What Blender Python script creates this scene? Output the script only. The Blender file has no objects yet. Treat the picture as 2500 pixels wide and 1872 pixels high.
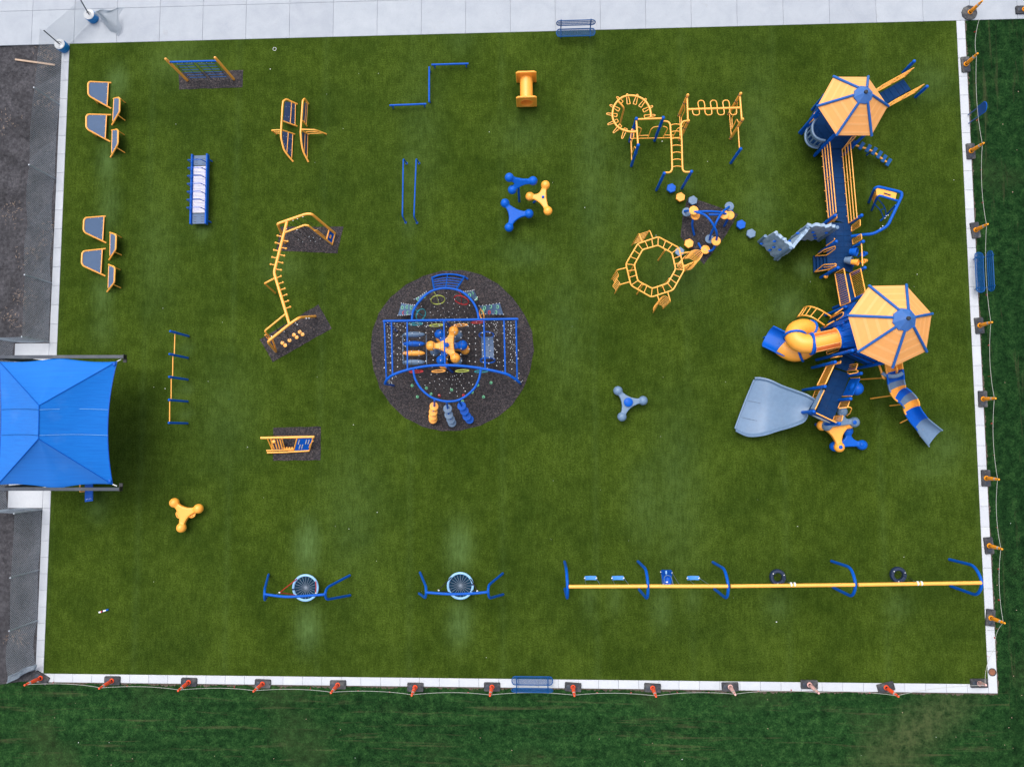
import bpy, math, random
from mathutils import Vector, Matrix
random.seed(7)
SC = bpy.context.scene
COL = SC.collection

# ------------------------------------------------------------------ camera
# drone straight above the playground: pixels of the 2500x1872 photograph
F, CX, CY, H = 1732.0, 1250.0, 936.0, 34.0
NX, NY = 1322.0, 1056.0                       # the point straight below the drone
_n = Vector((NX - CX, -(NY - CY), -F)).normalized()
_zw = -_n                                     # world up in camera coordinates
_xw = (Vector((1, 0.003, 0)) - _zw * Vector((1, 0.003, 0)).dot(_zw)).normalized()
_yw = _zw.cross(_xw)
ROT = Matrix((_xw, _yw, _zw))                 # camera -> world
CAM = Vector((0, 0, H))
def P(px, py, z=0.0):
    d = ROT @ Vector((px - CX, -(py - CY), -F))
    t = (z - H) / d.z
    return CAM + d * t
class View:
    def __init__(s, x0, y0, k): s.x0, s.y0, s.k = x0, y0, k
    def __call__(s, x, y, z=0.0): return P(s.x0 + x / s.k, s.y0 + y / s.k, z)
    def m(s, *pts): return [s(*p) for p in pts]
cd = bpy.data.cameras.new("camera"); cam = bpy.data.objects.new("camera", cd); COL.objects.link(cam)
cam.matrix_world = Matrix.Translation(CAM) @ ROT.to_4x4()
cd.sensor_width = 36.0; cd.lens = F / 2500.0 * 36.0; cd.clip_start = 0.5; cd.clip_end = 2000
SC.camera = cam

# ------------------------------------------------------------------ sky, sun, exposure
SUN_AZ = math.radians(118)                    # direction the light comes from (from +X, counterclockwise)
SUN_EL = math.radians(66)
w = bpy.data.worlds.new("World"); SC.world = w; w.use_nodes = True
nt = w.node_tree; nt.nodes.clear()
sky = nt.nodes.new("ShaderNodeTexSky"); sky.sky_type = 'NISHITA'; sky.sun_disc = False
sky.sun_elevation = SUN_EL; sky.sun_rotation = math.radians(90) - SUN_AZ
sky.dust_density = 4.0; sky.air_density = 1.0
hs = nt.nodes.new("ShaderNodeHueSaturation"); hs.inputs["Saturation"].default_value = 0.55
bg = nt.nodes.new("ShaderNodeBackground"); bg.inputs["Strength"].default_value = 0.14
wo = nt.nodes.new("ShaderNodeOutputWorld")
nt.links.new(sky.outputs[0], hs.inputs["Color"]); nt.links.new(hs.outputs[0], bg.inputs[0]); nt.links.new(bg.outputs[0], wo.inputs[0])
sd = bpy.data.lights.new("sun", 'SUN'); sd.energy = 1.15; sd.angle = math.radians(52); sd.color = (1.0, 0.97, 0.92)
so = bpy.data.objects.new("sun", sd); COL.objects.link(so)
so.location = (0, 0, 60)
_sv = Vector((math.cos(SUN_EL) * math.cos(SUN_AZ), math.cos(SUN_EL) * math.sin(SUN_AZ), math.sin(SUN_EL)))
so.rotation_euler = _sv.to_track_quat('Z', 'Y').to_euler()
SC.view_settings.view_transform = 'Standard'; SC.view_settings.look = 'None'
SC.view_settings.exposure = 0.72; SC.view_settings.gamma = 1.0; SC.view_settings.use_curve_mapping = False

# ------------------------------------------------------------------ materials
MATS = {}
def newmat(name):
    m = bpy.data.materials.new(name); m.use_nodes = True
    n = m.node_tree.nodes; b = n["Principled BSDF"]; MATS[name] = m
    return m, n, m.node_tree.links, b
def ramp(n, stops):
    r = n.new("ShaderNodeValToRGB"); e = r.color_ramp.elements
    while len(e) < len(stops): e.new(0.5)
    for i, (p, c) in enumerate(stops): e[i].position = p; e[i].color = (*c, 1)
    return r
def noise(n, l, co, scale, detail=4, rough=0.55, dist=0.0):
    t = n.new("ShaderNodeTexNoise"); t.inputs["Scale"].default_value = scale; t.inputs["Detail"].default_value = detail
    t.inputs["Roughness"].default_value = rough; t.inputs["Distortion"].default_value = dist
    l.new(co, t.inputs["Vector"]); return t
def mixc(n, l, fac, a, b, mode='MIX'):
    x = n.new("ShaderNodeMix"); x.data_type = 'RGBA'; x.blend_type = mode
    for sock, v in ((0, fac), (6, a), (7, b)):
        if isinstance(v, (int, float)): x.inputs[sock].default_value = v
        elif isinstance(v, tuple): x.inputs[sock].default_value = (*v, 1)
        else: l.new(v, x.inputs[sock])
    return x.outputs[2]
def plain(name, col, rough=0.45, metal=0.0, var=0.06, scale=6.0, spec=0.5, dirt=0.0, coat=0.0):
    """painted or moulded surface: small tone changes, fine relief, a little dust"""
    col = tuple(c * (1.0 if col[0] > 0.7 else 0.80) for c in col)
    m, n, l, b = newmat(name)
    g = n.new("ShaderNodeNewGeometry"); t = noise(n, l, g.outputs["Position"], scale, 5, 0.6)
    lo = tuple(max(0, c * (1 - var)) for c in col); hi = tuple(min(1, c * (1 + var)) for c in col)
    r = ramp(n, [(0.3, lo), (0.7, hi)]); l.new(t.outputs[0], r.inputs[0]); c = r.outputs[0]
    if dirt:
        t2 = noise(n, l, g.outputs["Position"], 1.7, 8, 0.7)
        r2 = ramp(n, [(0.48, (0, 0, 0)), (0.75, (dirt, dirt, dirt))]); l.new(t2.outputs[0], r2.inputs[0])
        c = mixc(n, l, r2.outputs[0], c, (0.30, 0.29, 0.26))
    l.new(c, b.inputs["Base Color"])
    rr = n.new("ShaderNodeMapRange"); rr.inputs[3].default_value = rough - 0.08; rr.inputs[4].default_value = rough + 0.1
    l.new(t.outputs[0], rr.inputs[0]); l.new(rr.outputs[0], b.inputs["Roughness"])
    b.inputs["Metallic"].default_value = metal; b.inputs["Specular IOR Level"].default_value = spec
    if coat: b.inputs["Coat Weight"].default_value = coat
    return m
plain("yellow", (0.97, 0.41, 0.058), 0.40, var=0.04, spec=0.75, dirt=0.03)
plain("yellow_plastic", (0.97, 0.385, 0.042), 0.42, var=0.04, spec=0.6, dirt=0.05)
plain("roof_yellow", (0.87, 0.385, 0.115), 0.5, var=0.03, spec=0.35, dirt=0.06)
plain("roof_rib", (0.90, 0.43, 0.145), 0.45, var=0.03, spec=0.4, dirt=0.04)
plain("ridge_blue_skylit", (0.015, 0.135, 0.50), 0.35, spec=0.5, dirt=0.05)  # the frame blue, made paler for the sky's sheen on high ridges
plain("cupola_blue_skylit", (0.045, 0.16, 0.48), 0.4, spec=0.5, dirt=0.08)  # blue with the sky's brightness on the upturned top put into its colour
plain("orange_window", (0.80, 0.16, 0.02), 0.3, var=0.05)
plain("blue", (0.001, 0.105, 0.55), 0.34, var=0.06, spec=0.16, dirt=0.012)
plain("blue_plastic", (0.001, 0.118, 0.62), 0.4, var=0.05, spec=0.2, dirt=0.02)
plain("deck_blue", (0.001, 0.036, 0.135), 0.55, var=0.12, scale=3, spec=0.12, dirt=0.03)
plain("bench_blue", (0.002, 0.085, 0.29), 0.4, var=0.08, spec=0.2)
plain("grey_plastic", (0.155, 0.25, 0.39), 0.40, var=0.06, spec=0.4, dirt=0.06)
plain("rock_grey", (0.38, 0.51, 0.67), 0.6, var=0.14, scale=5, spec=0.3, dirt=0.15)
plain("panel_grey", (0.10, 0.165, 0.29), 0.5, var=0.05, spec=0.3, dirt=0.06)
plain("panel_dark", (0.020, 0.055, 0.15), 0.45, var=0.08, dirt=0.06)
plain("navy", (0.006, 0.020, 0.11), 0.5)
plain("lilac", (0.74, 0.72, 0.82), 0.4, var=0.05)
plain("steel", (0.38, 0.42, 0.48), 0.35, metal=0.7, var=0.05)
plain("galv", (0.42, 0.47, 0.52), 0.45, metal=0.3, var=0.1)
plain("wire", (0.42, 0.49, 0.56), 0.5, metal=0.2, var=0.05)
plain("beam_grey", (0.032, 0.044, 0.066), 0.4, var=0.08, dirt=0.15)
plain("black", (0.012, 0.013, 0.016), 0.55)
plain("rope_black", (0.018, 0.018, 0.02), 0.8)
plain("rubber", (0.035, 0.037, 0.045), 0.75, var=0.25, dirt=0.45)
plain("tire", (0.008, 0.022, 0.065), 0.55, var=0.1)
plain("dirt_brown", (0.105, 0.085, 0.068), 0.9, var=0.5, scale=9, spec=0.05)
plain("white", (0.78, 0.79, 0.80), 0.5)
plain("lid_white", (0.66, 0.68, 0.70), 0.5, dirt=0.3)
plain("knot", (0.82, 0.83, 0.85), 0.4)
plain("belt_blue", (0.07, 0.30, 0.80), 0.4, spec=0.4)
plain("sky_blue", (0.32, 0.60, 0.92), 0.45, var=0.04)
plain("nest_net", (0.006, 0.034, 0.070), 0.8, spec=0.1)
plain("nest_cord", (0.22, 0.27, 0.34), 0.7)
plain("red", (0.62, 0.02, 0.025), 0.5)
plain("cone_orange", (0.95, 0.085, 0.018), 0.45, var=0.06, dirt=0.1)
plain("cone_pink", (0.80, 0.44, 0.40), 0.6, var=0.12, dirt=0.25)
plain("cone_yellow", (0.97, 0.33, 0.008), 0.45, var=0.05, spec=0.3, dirt=0.04)
plain("reflect", (0.66, 0.62, 0.58), 0.4, dirt=0.3)
plain("drum_blue", (0.005, 0.22, 0.58), 0.4, spec=0.3, dirt=0.1)
plain("rope_pale", (0.50, 0.50, 0.46), 0.8)
plain("wood", (0.48, 0.34, 0.24), 0.7, var=0.15)
plain("mint", (0.18, 0.56, 0.30), 0.45)
plain("lime", (0.55, 0.62, 0.10), 0.45)
plain("teal", (0.02, 0.34, 0.42), 0.45)
plain("rust", (0.26, 0.10, 0.05), 0.8, var=0.3)
plain("sign_blue", (0.005, 0.07, 0.30), 0.45)

def mat_turf():
    m, n, l, b = newmat("turf")
    g = n.new("ShaderNodeNewGeometry"); co = g.outputs["Position"]
    big = noise(n, l, co, 0.35, 4, 0.6); mid = noise(n, l, co, 1.9, 6, 0.65)
    mp = n.new("ShaderNodeMapping"); mp.inputs["Scale"].default_value = (1, 0.16, 1); l.new(co, mp.inputs[0])
    strk = noise(n, l, mp.outputs[0], 9.0, 6, 0.65); fine = noise(n, l, co, 15, 8, 0.80)
    r1 = ramp(n, [(0.33, (0.033, 0.059, 0.0054)), (0.5, (0.042, 0.073, 0.0070)), (0.67, (0.053, 0.088, 0.0098))]); l.new(mid.outputs[0], r1.inputs[0])
    r2 = ramp(n, [(0.34, (0.70, 0.76, 0.72)), (0.66, (1.25, 1.2, 1.2))]); l.new(big.outputs[0], r2.inputs[0])
    c = mixc(n, l, 1.0, r1.outputs[0], r2.outputs[0], 'MULTIPLY')
    r3 = ramp(n, [(0.33, (0.62, 0.66, 0.60)), (0.67, (1.38, 1.34, 1.45))]); l.new(strk.outputs[0], r3.inputs[0])
    c = mixc(n, l, 0.5, c, r3.outputs[0], 'MULTIPLY')
    r4 = ramp(n, [(0.36, (0.38, 0.42, 0.36)), (0.5, (0.97, 0.97, 0.97)), (0.64, (1.70, 1.62, 1.9))]); l.new(fine.outputs[0], r4.inputs[0])
    c = mixc(n, l, 0.85, c, r4.outputs[0], 'MULTIPLY')
    a = n.new("ShaderNodeAttribute"); a.attribute_name = "wear"
    wm = n.new("ShaderNodeMath"); wm.operation = 'MULTIPLY'; l.new(a.outputs["Fac"], wm.inputs[0])
    rw = ramp(n, [(0.3, (0.6, 0.6, 0.6)), (0.6, (1, 1, 1))]); l.new(mid.outputs[0], rw.inputs[0]); l.new(rw.outputs[0], wm.inputs[1])
    wm2 = n.new('ShaderNodeMath'); wm2.operation = 'MULTIPLY'; rw2 = ramp(n, [(0.36, (0.55, 0.55, 0.55)), (0.58, (1, 1, 1))]); l.new(strk.outputs[0], rw2.inputs[0]); l.new(wm.outputs[0], wm2.inputs[0]); l.new(rw2.outputs[0], wm2.inputs[1]); wm = wm2
    c = mixc(n, l, wm.outputs[0], c, (0.105, 0.180, 0.052))
    l.new(mixc(n, l, 1.0, c, (0.80, 0.80, 0.80), 'MULTIPLY'), b.inputs["Base Color"]); b.inputs["Roughness"].default_value = 0.9; b.inputs["Specular IOR Level"].default_value = 0.04
    bp = n.new("ShaderNodeBump"); bp.inputs["Strength"].default_value = 0.8; bp.inputs["Distance"].default_value = 0.03
    l.new(fine.outputs[0], bp.inputs["Height"]); l.new(bp.outputs[0], b.inputs["Normal"])
mat_turf()
def mat_lawn(name, along_y):
    m, n, l, b = newmat(name)
    g = n.new("ShaderNodeNewGeometry"); co = g.outputs["Position"]
    mp = n.new("ShaderNodeMapping"); mp.inputs["Scale"].default_value = (1.5, 0.06, 1) if along_y else (0.06, 1.5, 1); l.new(co, mp.inputs[0])
    row = noise(n, l, mp.outputs[0], 1.0, 4, 0.6, 0.3)
    mp2 = n.new("ShaderNodeMapping"); mp2.inputs["Scale"].default_value = (3.4, 0.22, 1) if along_y else (0.22, 3.4, 1); l.new(co, mp2.inputs[0])
    cl = noise(n, l, mp2.outputs[0], 1.0, 5, 0.7, 0.8)
    mid = noise(n, l, co, 2.6, 6, 0.7); fine = noise(n, l, co, 13, 7, 0.78); big = noise(n, l, co, 0.22, 3, 0.5)
    r1 = ramp(n, [(0.34, (0.007, 0.026, 0.008)), (0.5, (0.015, 0.053, 0.0145)), (0.66, (0.032, 0.088, 0.024))]); l.new(mid.outputs[0], r1.inputs[0])
    r2 = ramp(n, [(0.3, (0.72, 0.74, 0.76)), (0.7, (1.25, 1.2, 1.15))]); l.new(row.outputs[0], r2.inputs[0])
    c = mixc(n, l, 0.9, r1.outputs[0], r2.outputs[0], 'MULTIPLY')
    r4 = ramp(n, [(0.34, (0.36, 0.42, 0.42)), (0.5, (0.95, 0.95, 0.95)), (0.66, (1.85, 1.7, 1.6))]); l.new(fine.outputs[0], r4.inputs[0])
    c = mixc(n, l, 0.9, c, r4.outputs[0], 'MULTIPLY')
    r5 = ramp(n, [(0.57, (0, 0, 0)), (0.72, (0.5, 0.5, 0.5))]); l.new(cl.outputs[0], r5.inputs[0])   # dry clippings in rows
    c = mixc(n, l, r5.outputs[0], c, (0.115, 0.105, 0.052))
    if not along_y:                                     # a worn, dry track across the lower right corner
        wp = P(2235, 1785); mw = n.new("ShaderNodeMapping"); mw.vector_type = 'TEXTURE'
        mw.inputs["Location"].default_value = (wp.x, wp.y, 0); mw.inputs["Rotation"].default_value = (0, 0, 0.62); mw.inputs["Scale"].default_value = (4.6, 1.5, 1); l.new(co, mw.inputs[0])
        gr_ = n.new("ShaderNodeTexGradient"); gr_.gradient_type = 'SPHERICAL'; l.new(mw.outputs[0], gr_.inputs[0])
        mm_ = n.new("ShaderNodeMath"); mm_.operation = 'MULTIPLY'; l.new(gr_.outputs["Fac"], mm_.inputs[0])
        rm_ = ramp(n, [(0.35, (0.1, 0.1, 0.1)), (0.62, (1, 1, 1))]); l.new(mid.outputs[0], rm_.inputs[0]); l.new(rm_.outputs[0], mm_.inputs[1])
        c = mixc(n, l, mm_.outputs[0], c, (0.085, 0.098, 0.040))
    r6 = ramp(n, [(0.56, (0, 0, 0)), (0.80, (0.5, 0.5, 0.5))]); l.new(big.outputs[0], r6.inputs[0])
    c = mixc(n, l, r6.outputs[0], c, (0.060, 0.078, 0.030))
    l.new(mixc(n, l, 1.0, c, (0.62, 0.67, 0.66) if along_y else (0.80, 0.84, 0.82), 'MULTIPLY'), b.inputs["Base Color"]); b.inputs["Roughness"].default_value = 0.9; b.inputs["Specular IOR Level"].default_value = 0.04  # upright rows: same grass, darkened in colour for how light meets the rows
    bp = n.new("ShaderNodeBump"); bp.inputs["Strength"].default_value = 1.0; bp.inputs["Distance"].default_value = 0.05
    l.new(fine.outputs[0], bp.inputs["Height"]); l.new(bp.outputs[0], b.inputs["Normal"])
mat_lawn("lawn_rows_up", True); mat_lawn("lawn_rows_across", False)
def mat_concrete(name, c0, c1, stain=0.25):
    m, n, l, b = newmat(name)
    g = n.new("ShaderNodeNewGeometry"); co = g.outputs["Position"]; oi = n.new("ShaderNodeObjectInfo")
    t = noise(n, l, co, 1.1, 7, 0.65, 0.4); f = noise(n, l, co, 30, 5, 0.7)
    r = ramp(n, [(0.3, c0), (0.7, c1)]); l.new(t.outputs[0], r.inputs[0])
    rr = ramp(n, [(0.0, (0.95, 0.95, 0.955)), (1.0, (1.03, 1.03, 1.02))]); l.new(oi.outputs["Random"], rr.inputs[0])
    c = mixc(n, l, 1.0, r.outputs[0], rr.outputs[0], 'MULTIPLY')
    rf = ramp(n, [(0.3, (0.9, 0.9, 0.9)), (0.7, (1.08, 1.08, 1.08))]); l.new(f.outputs[0], rf.inputs[0])
    c = mixc(n, l, 0.8, c, rf.outputs[0], 'MULTIPLY')
    s = noise(n, l, co, 2.4, 9, 0.75, 1.0); rs = ramp(n, [(0.60, (0, 0, 0)), (0.74, (stain,) * 3)]); l.new(s.outputs[0], rs.inputs[0])
    c = mixc(n, l, rs.outputs[0], c, (0.32, 0.29, 0.26))
    l.new(mixc(n, l, 1.0, c, (0.80, 0.80, 0.80), 'MULTIPLY'), b.inputs["Base Color"]); b.inputs["Roughness"].default_value = 0.85; b.inputs["Specular IOR Level"].default_value = 0.3
    bp = n.new("ShaderNodeBump"); bp.inputs["Strength"].default_value = 0.25; bp.inputs["Distance"].default_value = 0.01
    l.new(f.outputs[0], bp.inputs["Height"]); l.new(bp.outputs[0], b.inputs["Normal"])
mat_concrete("concrete", (0.40, 0.435, 0.49), (0.475, 0.51, 0.56), 0.38)
mat_concrete("kerb_white", (0.57, 0.60, 0.645), (0.65, 0.675, 0.715), 0.26)
mat_concrete("joint", (0.22, 0.23, 0.25), (0.28, 0.29, 0.31), 0.2)
def mat_dirt():
    m, n, l, b = newmat("dirt")
    g = n.new("ShaderNodeNewGeometry"); co = g.outputs["Position"]
    t = noise(n, l, co, 0.8, 8, 0.7, 0.5); f = noise(n, l, co, 7, 8, 0.76); s = noise(n, l, co, 4, 6, 0.8, 1.5)
    r = ramp(n, [(0.3, (0.044, 0.043, 0.047)), (0.5, (0.074, 0.072, 0.080)), (0.70, (0.112, 0.109, 0.120))]); l.new(t.outputs[0], r.inputs[0])
    rf = ramp(n, [(0.34, (0.45, 0.45, 0.45)), (0.5, (0.95, 0.95, 0.95)), (0.68, (1.7, 1.65, 1.6))]); l.new(f.outputs[0], rf.inputs[0])
    c = mixc(n, l, 0.9, r.outputs[0], rf.outputs[0], 'MULTIPLY')
    rs = ramp(n, [(0.66, (0, 0, 0)), (0.74, (0.6, 0.6, 0.6))]); l.new(s.outputs[0], rs.inputs[0])
    c = mixc(n, l, rs.outputs[0], c, (0.27, 0.24, 0.21))
    l.new(mixc(n, l, 1.0, c, (0.80, 0.80, 0.80), 'MULTIPLY'), b.inputs["Base Color"]); b.inputs["Roughness"].default_value = 0.95; b.inputs["Specular IOR Level"].default_value = 0.1
    bp = n.new("ShaderNodeBump"); bp.inputs["Strength"].default_value = 1.0; bp.inputs["Distance"].default_value = 0.08
    l.new(f.outputs[0], bp.inputs["Height"]); l.new(bp.outputs[0], b.inputs["Normal"])
mat_dirt()
def mat_mulch():
    m, n, l, b = newmat("rubber_mulch")
    g = n.new("ShaderNodeNewGeometry"); co = g.outputs["Position"]
    v = n.new("ShaderNodeTexVoronoi"); v.inputs["Scale"].default_value = 22; l.new(co, v.inputs["Vector"])
    f = noise(n, l, co, 26, 6, 0.8, 0.6); t = noise(n, l, co, 1.5, 4, 0.6)
    sx = n.new("ShaderNodeSeparateColor"); l.new(v.outputs["Color"], sx.inputs[0])
    r = ramp(n, [(0.0, (0.020, 0.018, 0.020)), (0.45, (0.036, 0.033, 0.036)), (0.8, (0.060, 0.055, 0.058)), (1.0, (0.105, 0.082, 0.076))]); l.new(sx.outputs[0], r.inputs[0])
    rf = ramp(n, [(0.3, (0.4, 0.4, 0.42)), (0.7, (1.6, 1.55, 1.55))]); l.new(f.outputs[0], rf.inputs[0])
    c = mixc(n, l, 0.9, r.outputs[0], rf.outputs[0], 'MULTIPLY')
    rt = ramp(n, [(0.3, (0.82, 0.82, 0.84)), (0.7, (1.15, 1.13, 1.12))]); l.new(t.outputs[0], rt.inputs[0])
    c = mixc(n, l, 1.0, c, rt.outputs[0], 'MULTIPLY')
    l.new(mixc(n, l, 1.0, c, (0.80, 0.80, 0.80), 'MULTIPLY'), b.inputs["Base Color"]); b.inputs["Roughness"].default_value = 0.85; b.inputs["Specular IOR Level"].default_value = 0.25
    bp = n.new("ShaderNodeBump"); bp.inputs["Strength"].default_value = 0.9; bp.inputs["Distance"].default_value = 0.03
    l.new(f.outputs[0], bp.inputs["Height"]); l.new(bp.outputs[0], b.inputs["Normal"])
mat_mulch()
def mat_sail():
    m, n, l, b = newmat("sail")
    g = n.new("ShaderNodeNewGeometry"); co = g.outputs["Position"]
    mp = n.new("ShaderNodeMapping"); mp.inputs["Scale"].default_value = (0.25, 6, 1); l.new(co, mp.inputs[0])
    t = noise(n, l, mp.outputs[0], 2.2, 5, 0.6); f = noise(n, l, co, 0.7, 6, 0.6)
    r = ramp(n, [(0.3, (0.001, 0.125, 0.50)), (0.7, (0.002, 0.155, 0.57))]); l.new(t.outputs[0], r.inputs[0])
    r2 = ramp(n, [(0.58, (0, 0, 0)), (0.8, (0.10, 0.10, 0.10))]); l.new(f.outputs[0], r2.inputs[0])
    l.new(mixc(n, l, r2.outputs[0], r.outputs[0], (0.25, 0.36, 0.55)), b.inputs["Base Color"])
    b.inputs["Roughness"].default_value = 0.5; b.inputs["Specular IOR Level"].default_value = 0.2; b.inputs["Sheen Weight"].default_value = 0.15
    bp = n.new("ShaderNodeBump"); bp.inputs["Strength"].default_value = 0.15; bp.inputs["Distance"].default_value = 0.05
    l.new(t.outputs[0], bp.inputs["Height"]); l.new(bp.outputs[0], b.inputs["Normal"])
mat_sail()

# ------------------------------------------------------------------ mesh helpers
def smooth_path(pts, n=6, closed=False):
    pts = [Vector(p) for p in pts]; m = len(pts); out = []
    rng = range(m) if closed else range(m - 1)
    for i in rng:
        if closed: a, b, c, d = pts[i - 1], pts[i], pts[(i + 1) % m], pts[(i + 2) % m]
        else: a, b, c, d = pts[max(i - 1, 0)], pts[i], pts[i + 1], pts[min(i + 2, m - 1)]
        for k in range(n):
            t = k / n; t2 = t * t; t3 = t2 * t
            out.append(0.5 * ((2 * b) + (c - a) * t + (2 * a - 5 * b + 4 * c - d) * t2 + (3 * b - a - 3 * c + d) * t3))
    if not closed: out.append(pts[-1])
    return out
def round_path(pts, r=0.12, n=4, closed=False):
    """straight runs with rounded bends"""
    pts = [Vector(p) for p in pts]; m = len(pts); out = []
    for i in range(m):
        if not closed and i in (0, m - 1): out.append(pts[i]); continue
        a, b, c = pts[i - 1], pts[i], pts[(i + 1) % m]
        d1, d2 = a - b, c - b; q = min(r, d1.length * 0.45, d2.length * 0.45)
        s, e = b + d1.normalized() * q, b + d2.normalized() * q
        for k in range(n + 1):
            t = k / n; out.append(s * (1 - t) ** 2 + b * 2 * t * (1 - t) + e * t * t)
    return out
class MB:
    def __init__(s): s.v = []; s.f = []
    def tube(s, pts, r, n=8, closed=False, caps=True):
        pts = [Vector(p) for p in pts]; m = len(pts)
        rs = r if isinstance(r, (list, tuple)) else [r] * m
        tg = []
        for i in range(m):
            if closed: t = pts[(i + 1) % m] - pts[i - 1]
            else: t = pts[min(i + 1, m - 1)] - pts[max(i - 1, 0)]
            tg.append(t.normalized() if t.length > 1e-9 else Vector((0, 0, 1)))
        u = tg[0].orthogonal().normalized(); base = len(s.v)
        for i in range(m):
            u = u - tg[i] * u.dot(tg[i])
            u = u.normalized() if u.length > 1e-6 else tg[i].orthogonal().normalized()
            q = tg[i].cross(u)
            for k in range(n):
                a = 2 * math.pi * k / n
                s.v.append(pts[i] + (u * math.cos(a) + q * math.sin(a)) * rs[i])
        for i in range(m if closed else m - 1):
            j = (i + 1) % m
            for k in range(n):
                k2 = (k + 1) % n
                s.f.append((base + i * n + k, base + i * n + k2, base + j * n + k2, base + j * n + k))
        if caps and not closed:
            s.f.append(tuple(base + k for k in reversed(range(n))))
            s.f.append(tuple(base + (m - 1) * n + k for k in range(n)))
        return s
    def ball(s, c, r, seg=14, rings=9, sx=1, sy=1, sz=1, M=None, half=False):
        c = Vector(c); b = len(s.v); R = rings
        for i in range(R + 1):
            th = (math.pi * 0.5 if half else math.pi) * i / R
            for k in range(seg):
                a = 2 * math.pi * k / seg
                p = Vector((math.sin(th) * math.cos(a) * sx, math.sin(th) * math.sin(a) * sy, math.cos(th) * sz)) * r
                s.v.append(c + (M @ p if M else p))
        for i in range(R):
            for k in range(seg):
                k2 = (k + 1) % seg
                s.f.append((b + i * seg + k, b + (i + 1) * seg + k, b + (i + 1) * seg + k2, b + i * seg + k2))
        return s
    def box(s, c, size, M=None):
        c = Vector(c); b = len(s.v)
        for x in (-.5, .5):
            for y in (-.5, .5):
                for z in (-.5, .5):
                    p = Vector((x * size[0], y * size[1], z * size[2])); s.v.append(c + (M @ p if M else p))
        for q in ((0, 1, 3, 2), (4, 6, 7, 5), (0, 4, 5, 1), (2, 3, 7, 6), (0, 2, 6, 4), (1, 5, 7, 3)): s.f.append(tuple(b + i for i in q))
        return s
    def prism(s, pts, vec):
        """polygon pts extruded by vec"""
        pts = [Vector(p) for p in pts]; vec = Vector(vec); b = len(s.v); m = len(pts)
        s.v += pts + [p + vec for p in pts]
        s.f.append(tuple(b + i for i in reversed(range(m)))); s.f.append(tuple(b + m + i for i in range(m)))
        for i in range(m):
            j = (i + 1) % m; s.f.append((b + i, b + j, b + m + j, b + m + i))
        return s
    def panel(s, pts, t):
        """flat plate of thickness t through pts"""
        pts = [Vector(p) for p in pts]; nn = Vector((0, 0, 0))
        for i in range(len(pts)): nn += pts[i].cross(pts[(i + 1) % len(pts)])
        nn.normalize(); return s.prism([p - nn * t / 2 for p in pts], nn * t)
    def lathe(s, o, prof, n=20, axis=(0, 0, 1), cap=True):
        o = Vector(o); ax = Vector(axis).normalized(); u = ax.orthogonal().normalized(); q = ax.cross(u); b = len(s.v)
        for r, z in prof:
            for k in range(n):
                a = 2 * math.pi * k / n; s.v.append(o + ax * z + (u * math.cos(a) + q * math.sin(a)) * r)
        for i in range(len(prof) - 1):
            for k in range(n):
                k2 = (k + 1) % n; s.f.append((b + i * n + k, b + i * n + k2, b + (i + 1) * n + k2, b + (i + 1) * n + k))
        if cap:
            s.f.append(tuple(b + k for k in reversed(range(n)))); s.f.append(tuple(b + (len(prof) - 1) * n + k for k in range(n)))
        return s
    def grid(s, rows):
        b = len(s.v); m = len(rows[0])
        for r in rows: s.v += [Vector(p) for p in r]
        for i in range(len(rows) - 1):
            for k in range(m - 1): s.f.append((b + i * m + k, b + i * m + k + 1, b + (i + 1) * m + k + 1, b + (i + 1) * m + k))
        return s
    def shell(s, rows, t):
        """surface with thickness t (downwards)"""
        s.grid(rows); s.grid([[Vector(p) - Vector((0, 0, t)) for p in reversed(r)] for r in rows])
        low = lambda p: Vector(p) - Vector((0, 0, t))
        s.grid([[low(p) for p in rows[0]], rows[0]]); s.grid([rows[-1], [low(p) for p in rows[-1]]])
        s.grid([[r[0] for r in rows], [low(r[0]) for r in rows]]); s.grid([[low(r[-1]) for r in rows], [r[-1] for r in rows]])
        return s
ROOT = {}
def link(name, mb, mat, loc, parent=None, smooth=True):
    loc = Vector(loc); me = bpy.data.meshes.new(name)
    me.from_pydata([tuple(Vector(p) - loc) for p in mb.v], [], mb.f)
    me.materials.append(MATS[mat])
    if smooth:
        me.polygons.foreach_set("use_smooth", [True] * len(me.polygons)); me.set_sharp_from_angle(angle=math.radians(38))
    o = bpy.data.objects.new(name, me); COL.objects.link(o)
    if parent is None: o.location = loc
    else: o.parent = parent
    ROOT[o.name] = loc
    return o
def thing(name, label, cat, loc, group=None):
    o = bpy.data.objects.new(name, None); COL.objects.link(o); loc = Vector(loc); o.location = loc
    o.empty_display_size = 0.2
    o["label"] = label; o["category"] = cat
    if group: o["group"] = group
    ROOT[o.name] = loc; return o
def tag(o, label, cat, group=None):
    o["label"] = label; o["category"] = cat
    if group: o["group"] = group
    return o
def part(par, name, mb, mat, smooth=True, kind=None, label=None):
    o = link(name, mb, mat, ROOT[par.name], par, smooth)
    if kind: o["kind"] = kind
    if label: o["label"] = label
    return o
def single(name, mb, mat, label, cat, loc, group=None): return tag(link(name, mb, mat, loc), label, cat, group)
def struct(name, mb, mat, loc=(0, 0, 0), smooth=False):
    o = link(name, mb, mat, loc, None, smooth); o["kind"] = "structure"; return o
def T(par, name, mat, pts, r, n=8, closed=False): return part(par, name, MB().tube(pts, r, n, closed), mat)
def post(par, name, mat, base, h, r, cap=True):
    b = Vector(base); mb = MB().lathe(b, [(r, 0), (r, h - r * 0.9)] + ([(r * 0.8, h - r * 0.4), (r * 0.35, h)] if cap else [(r, h)]), 12)
    return part(par, name, mb, mat)
def lerp(a, b, t): return Vector(a) * (1 - t) + Vector(b) * t
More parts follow.
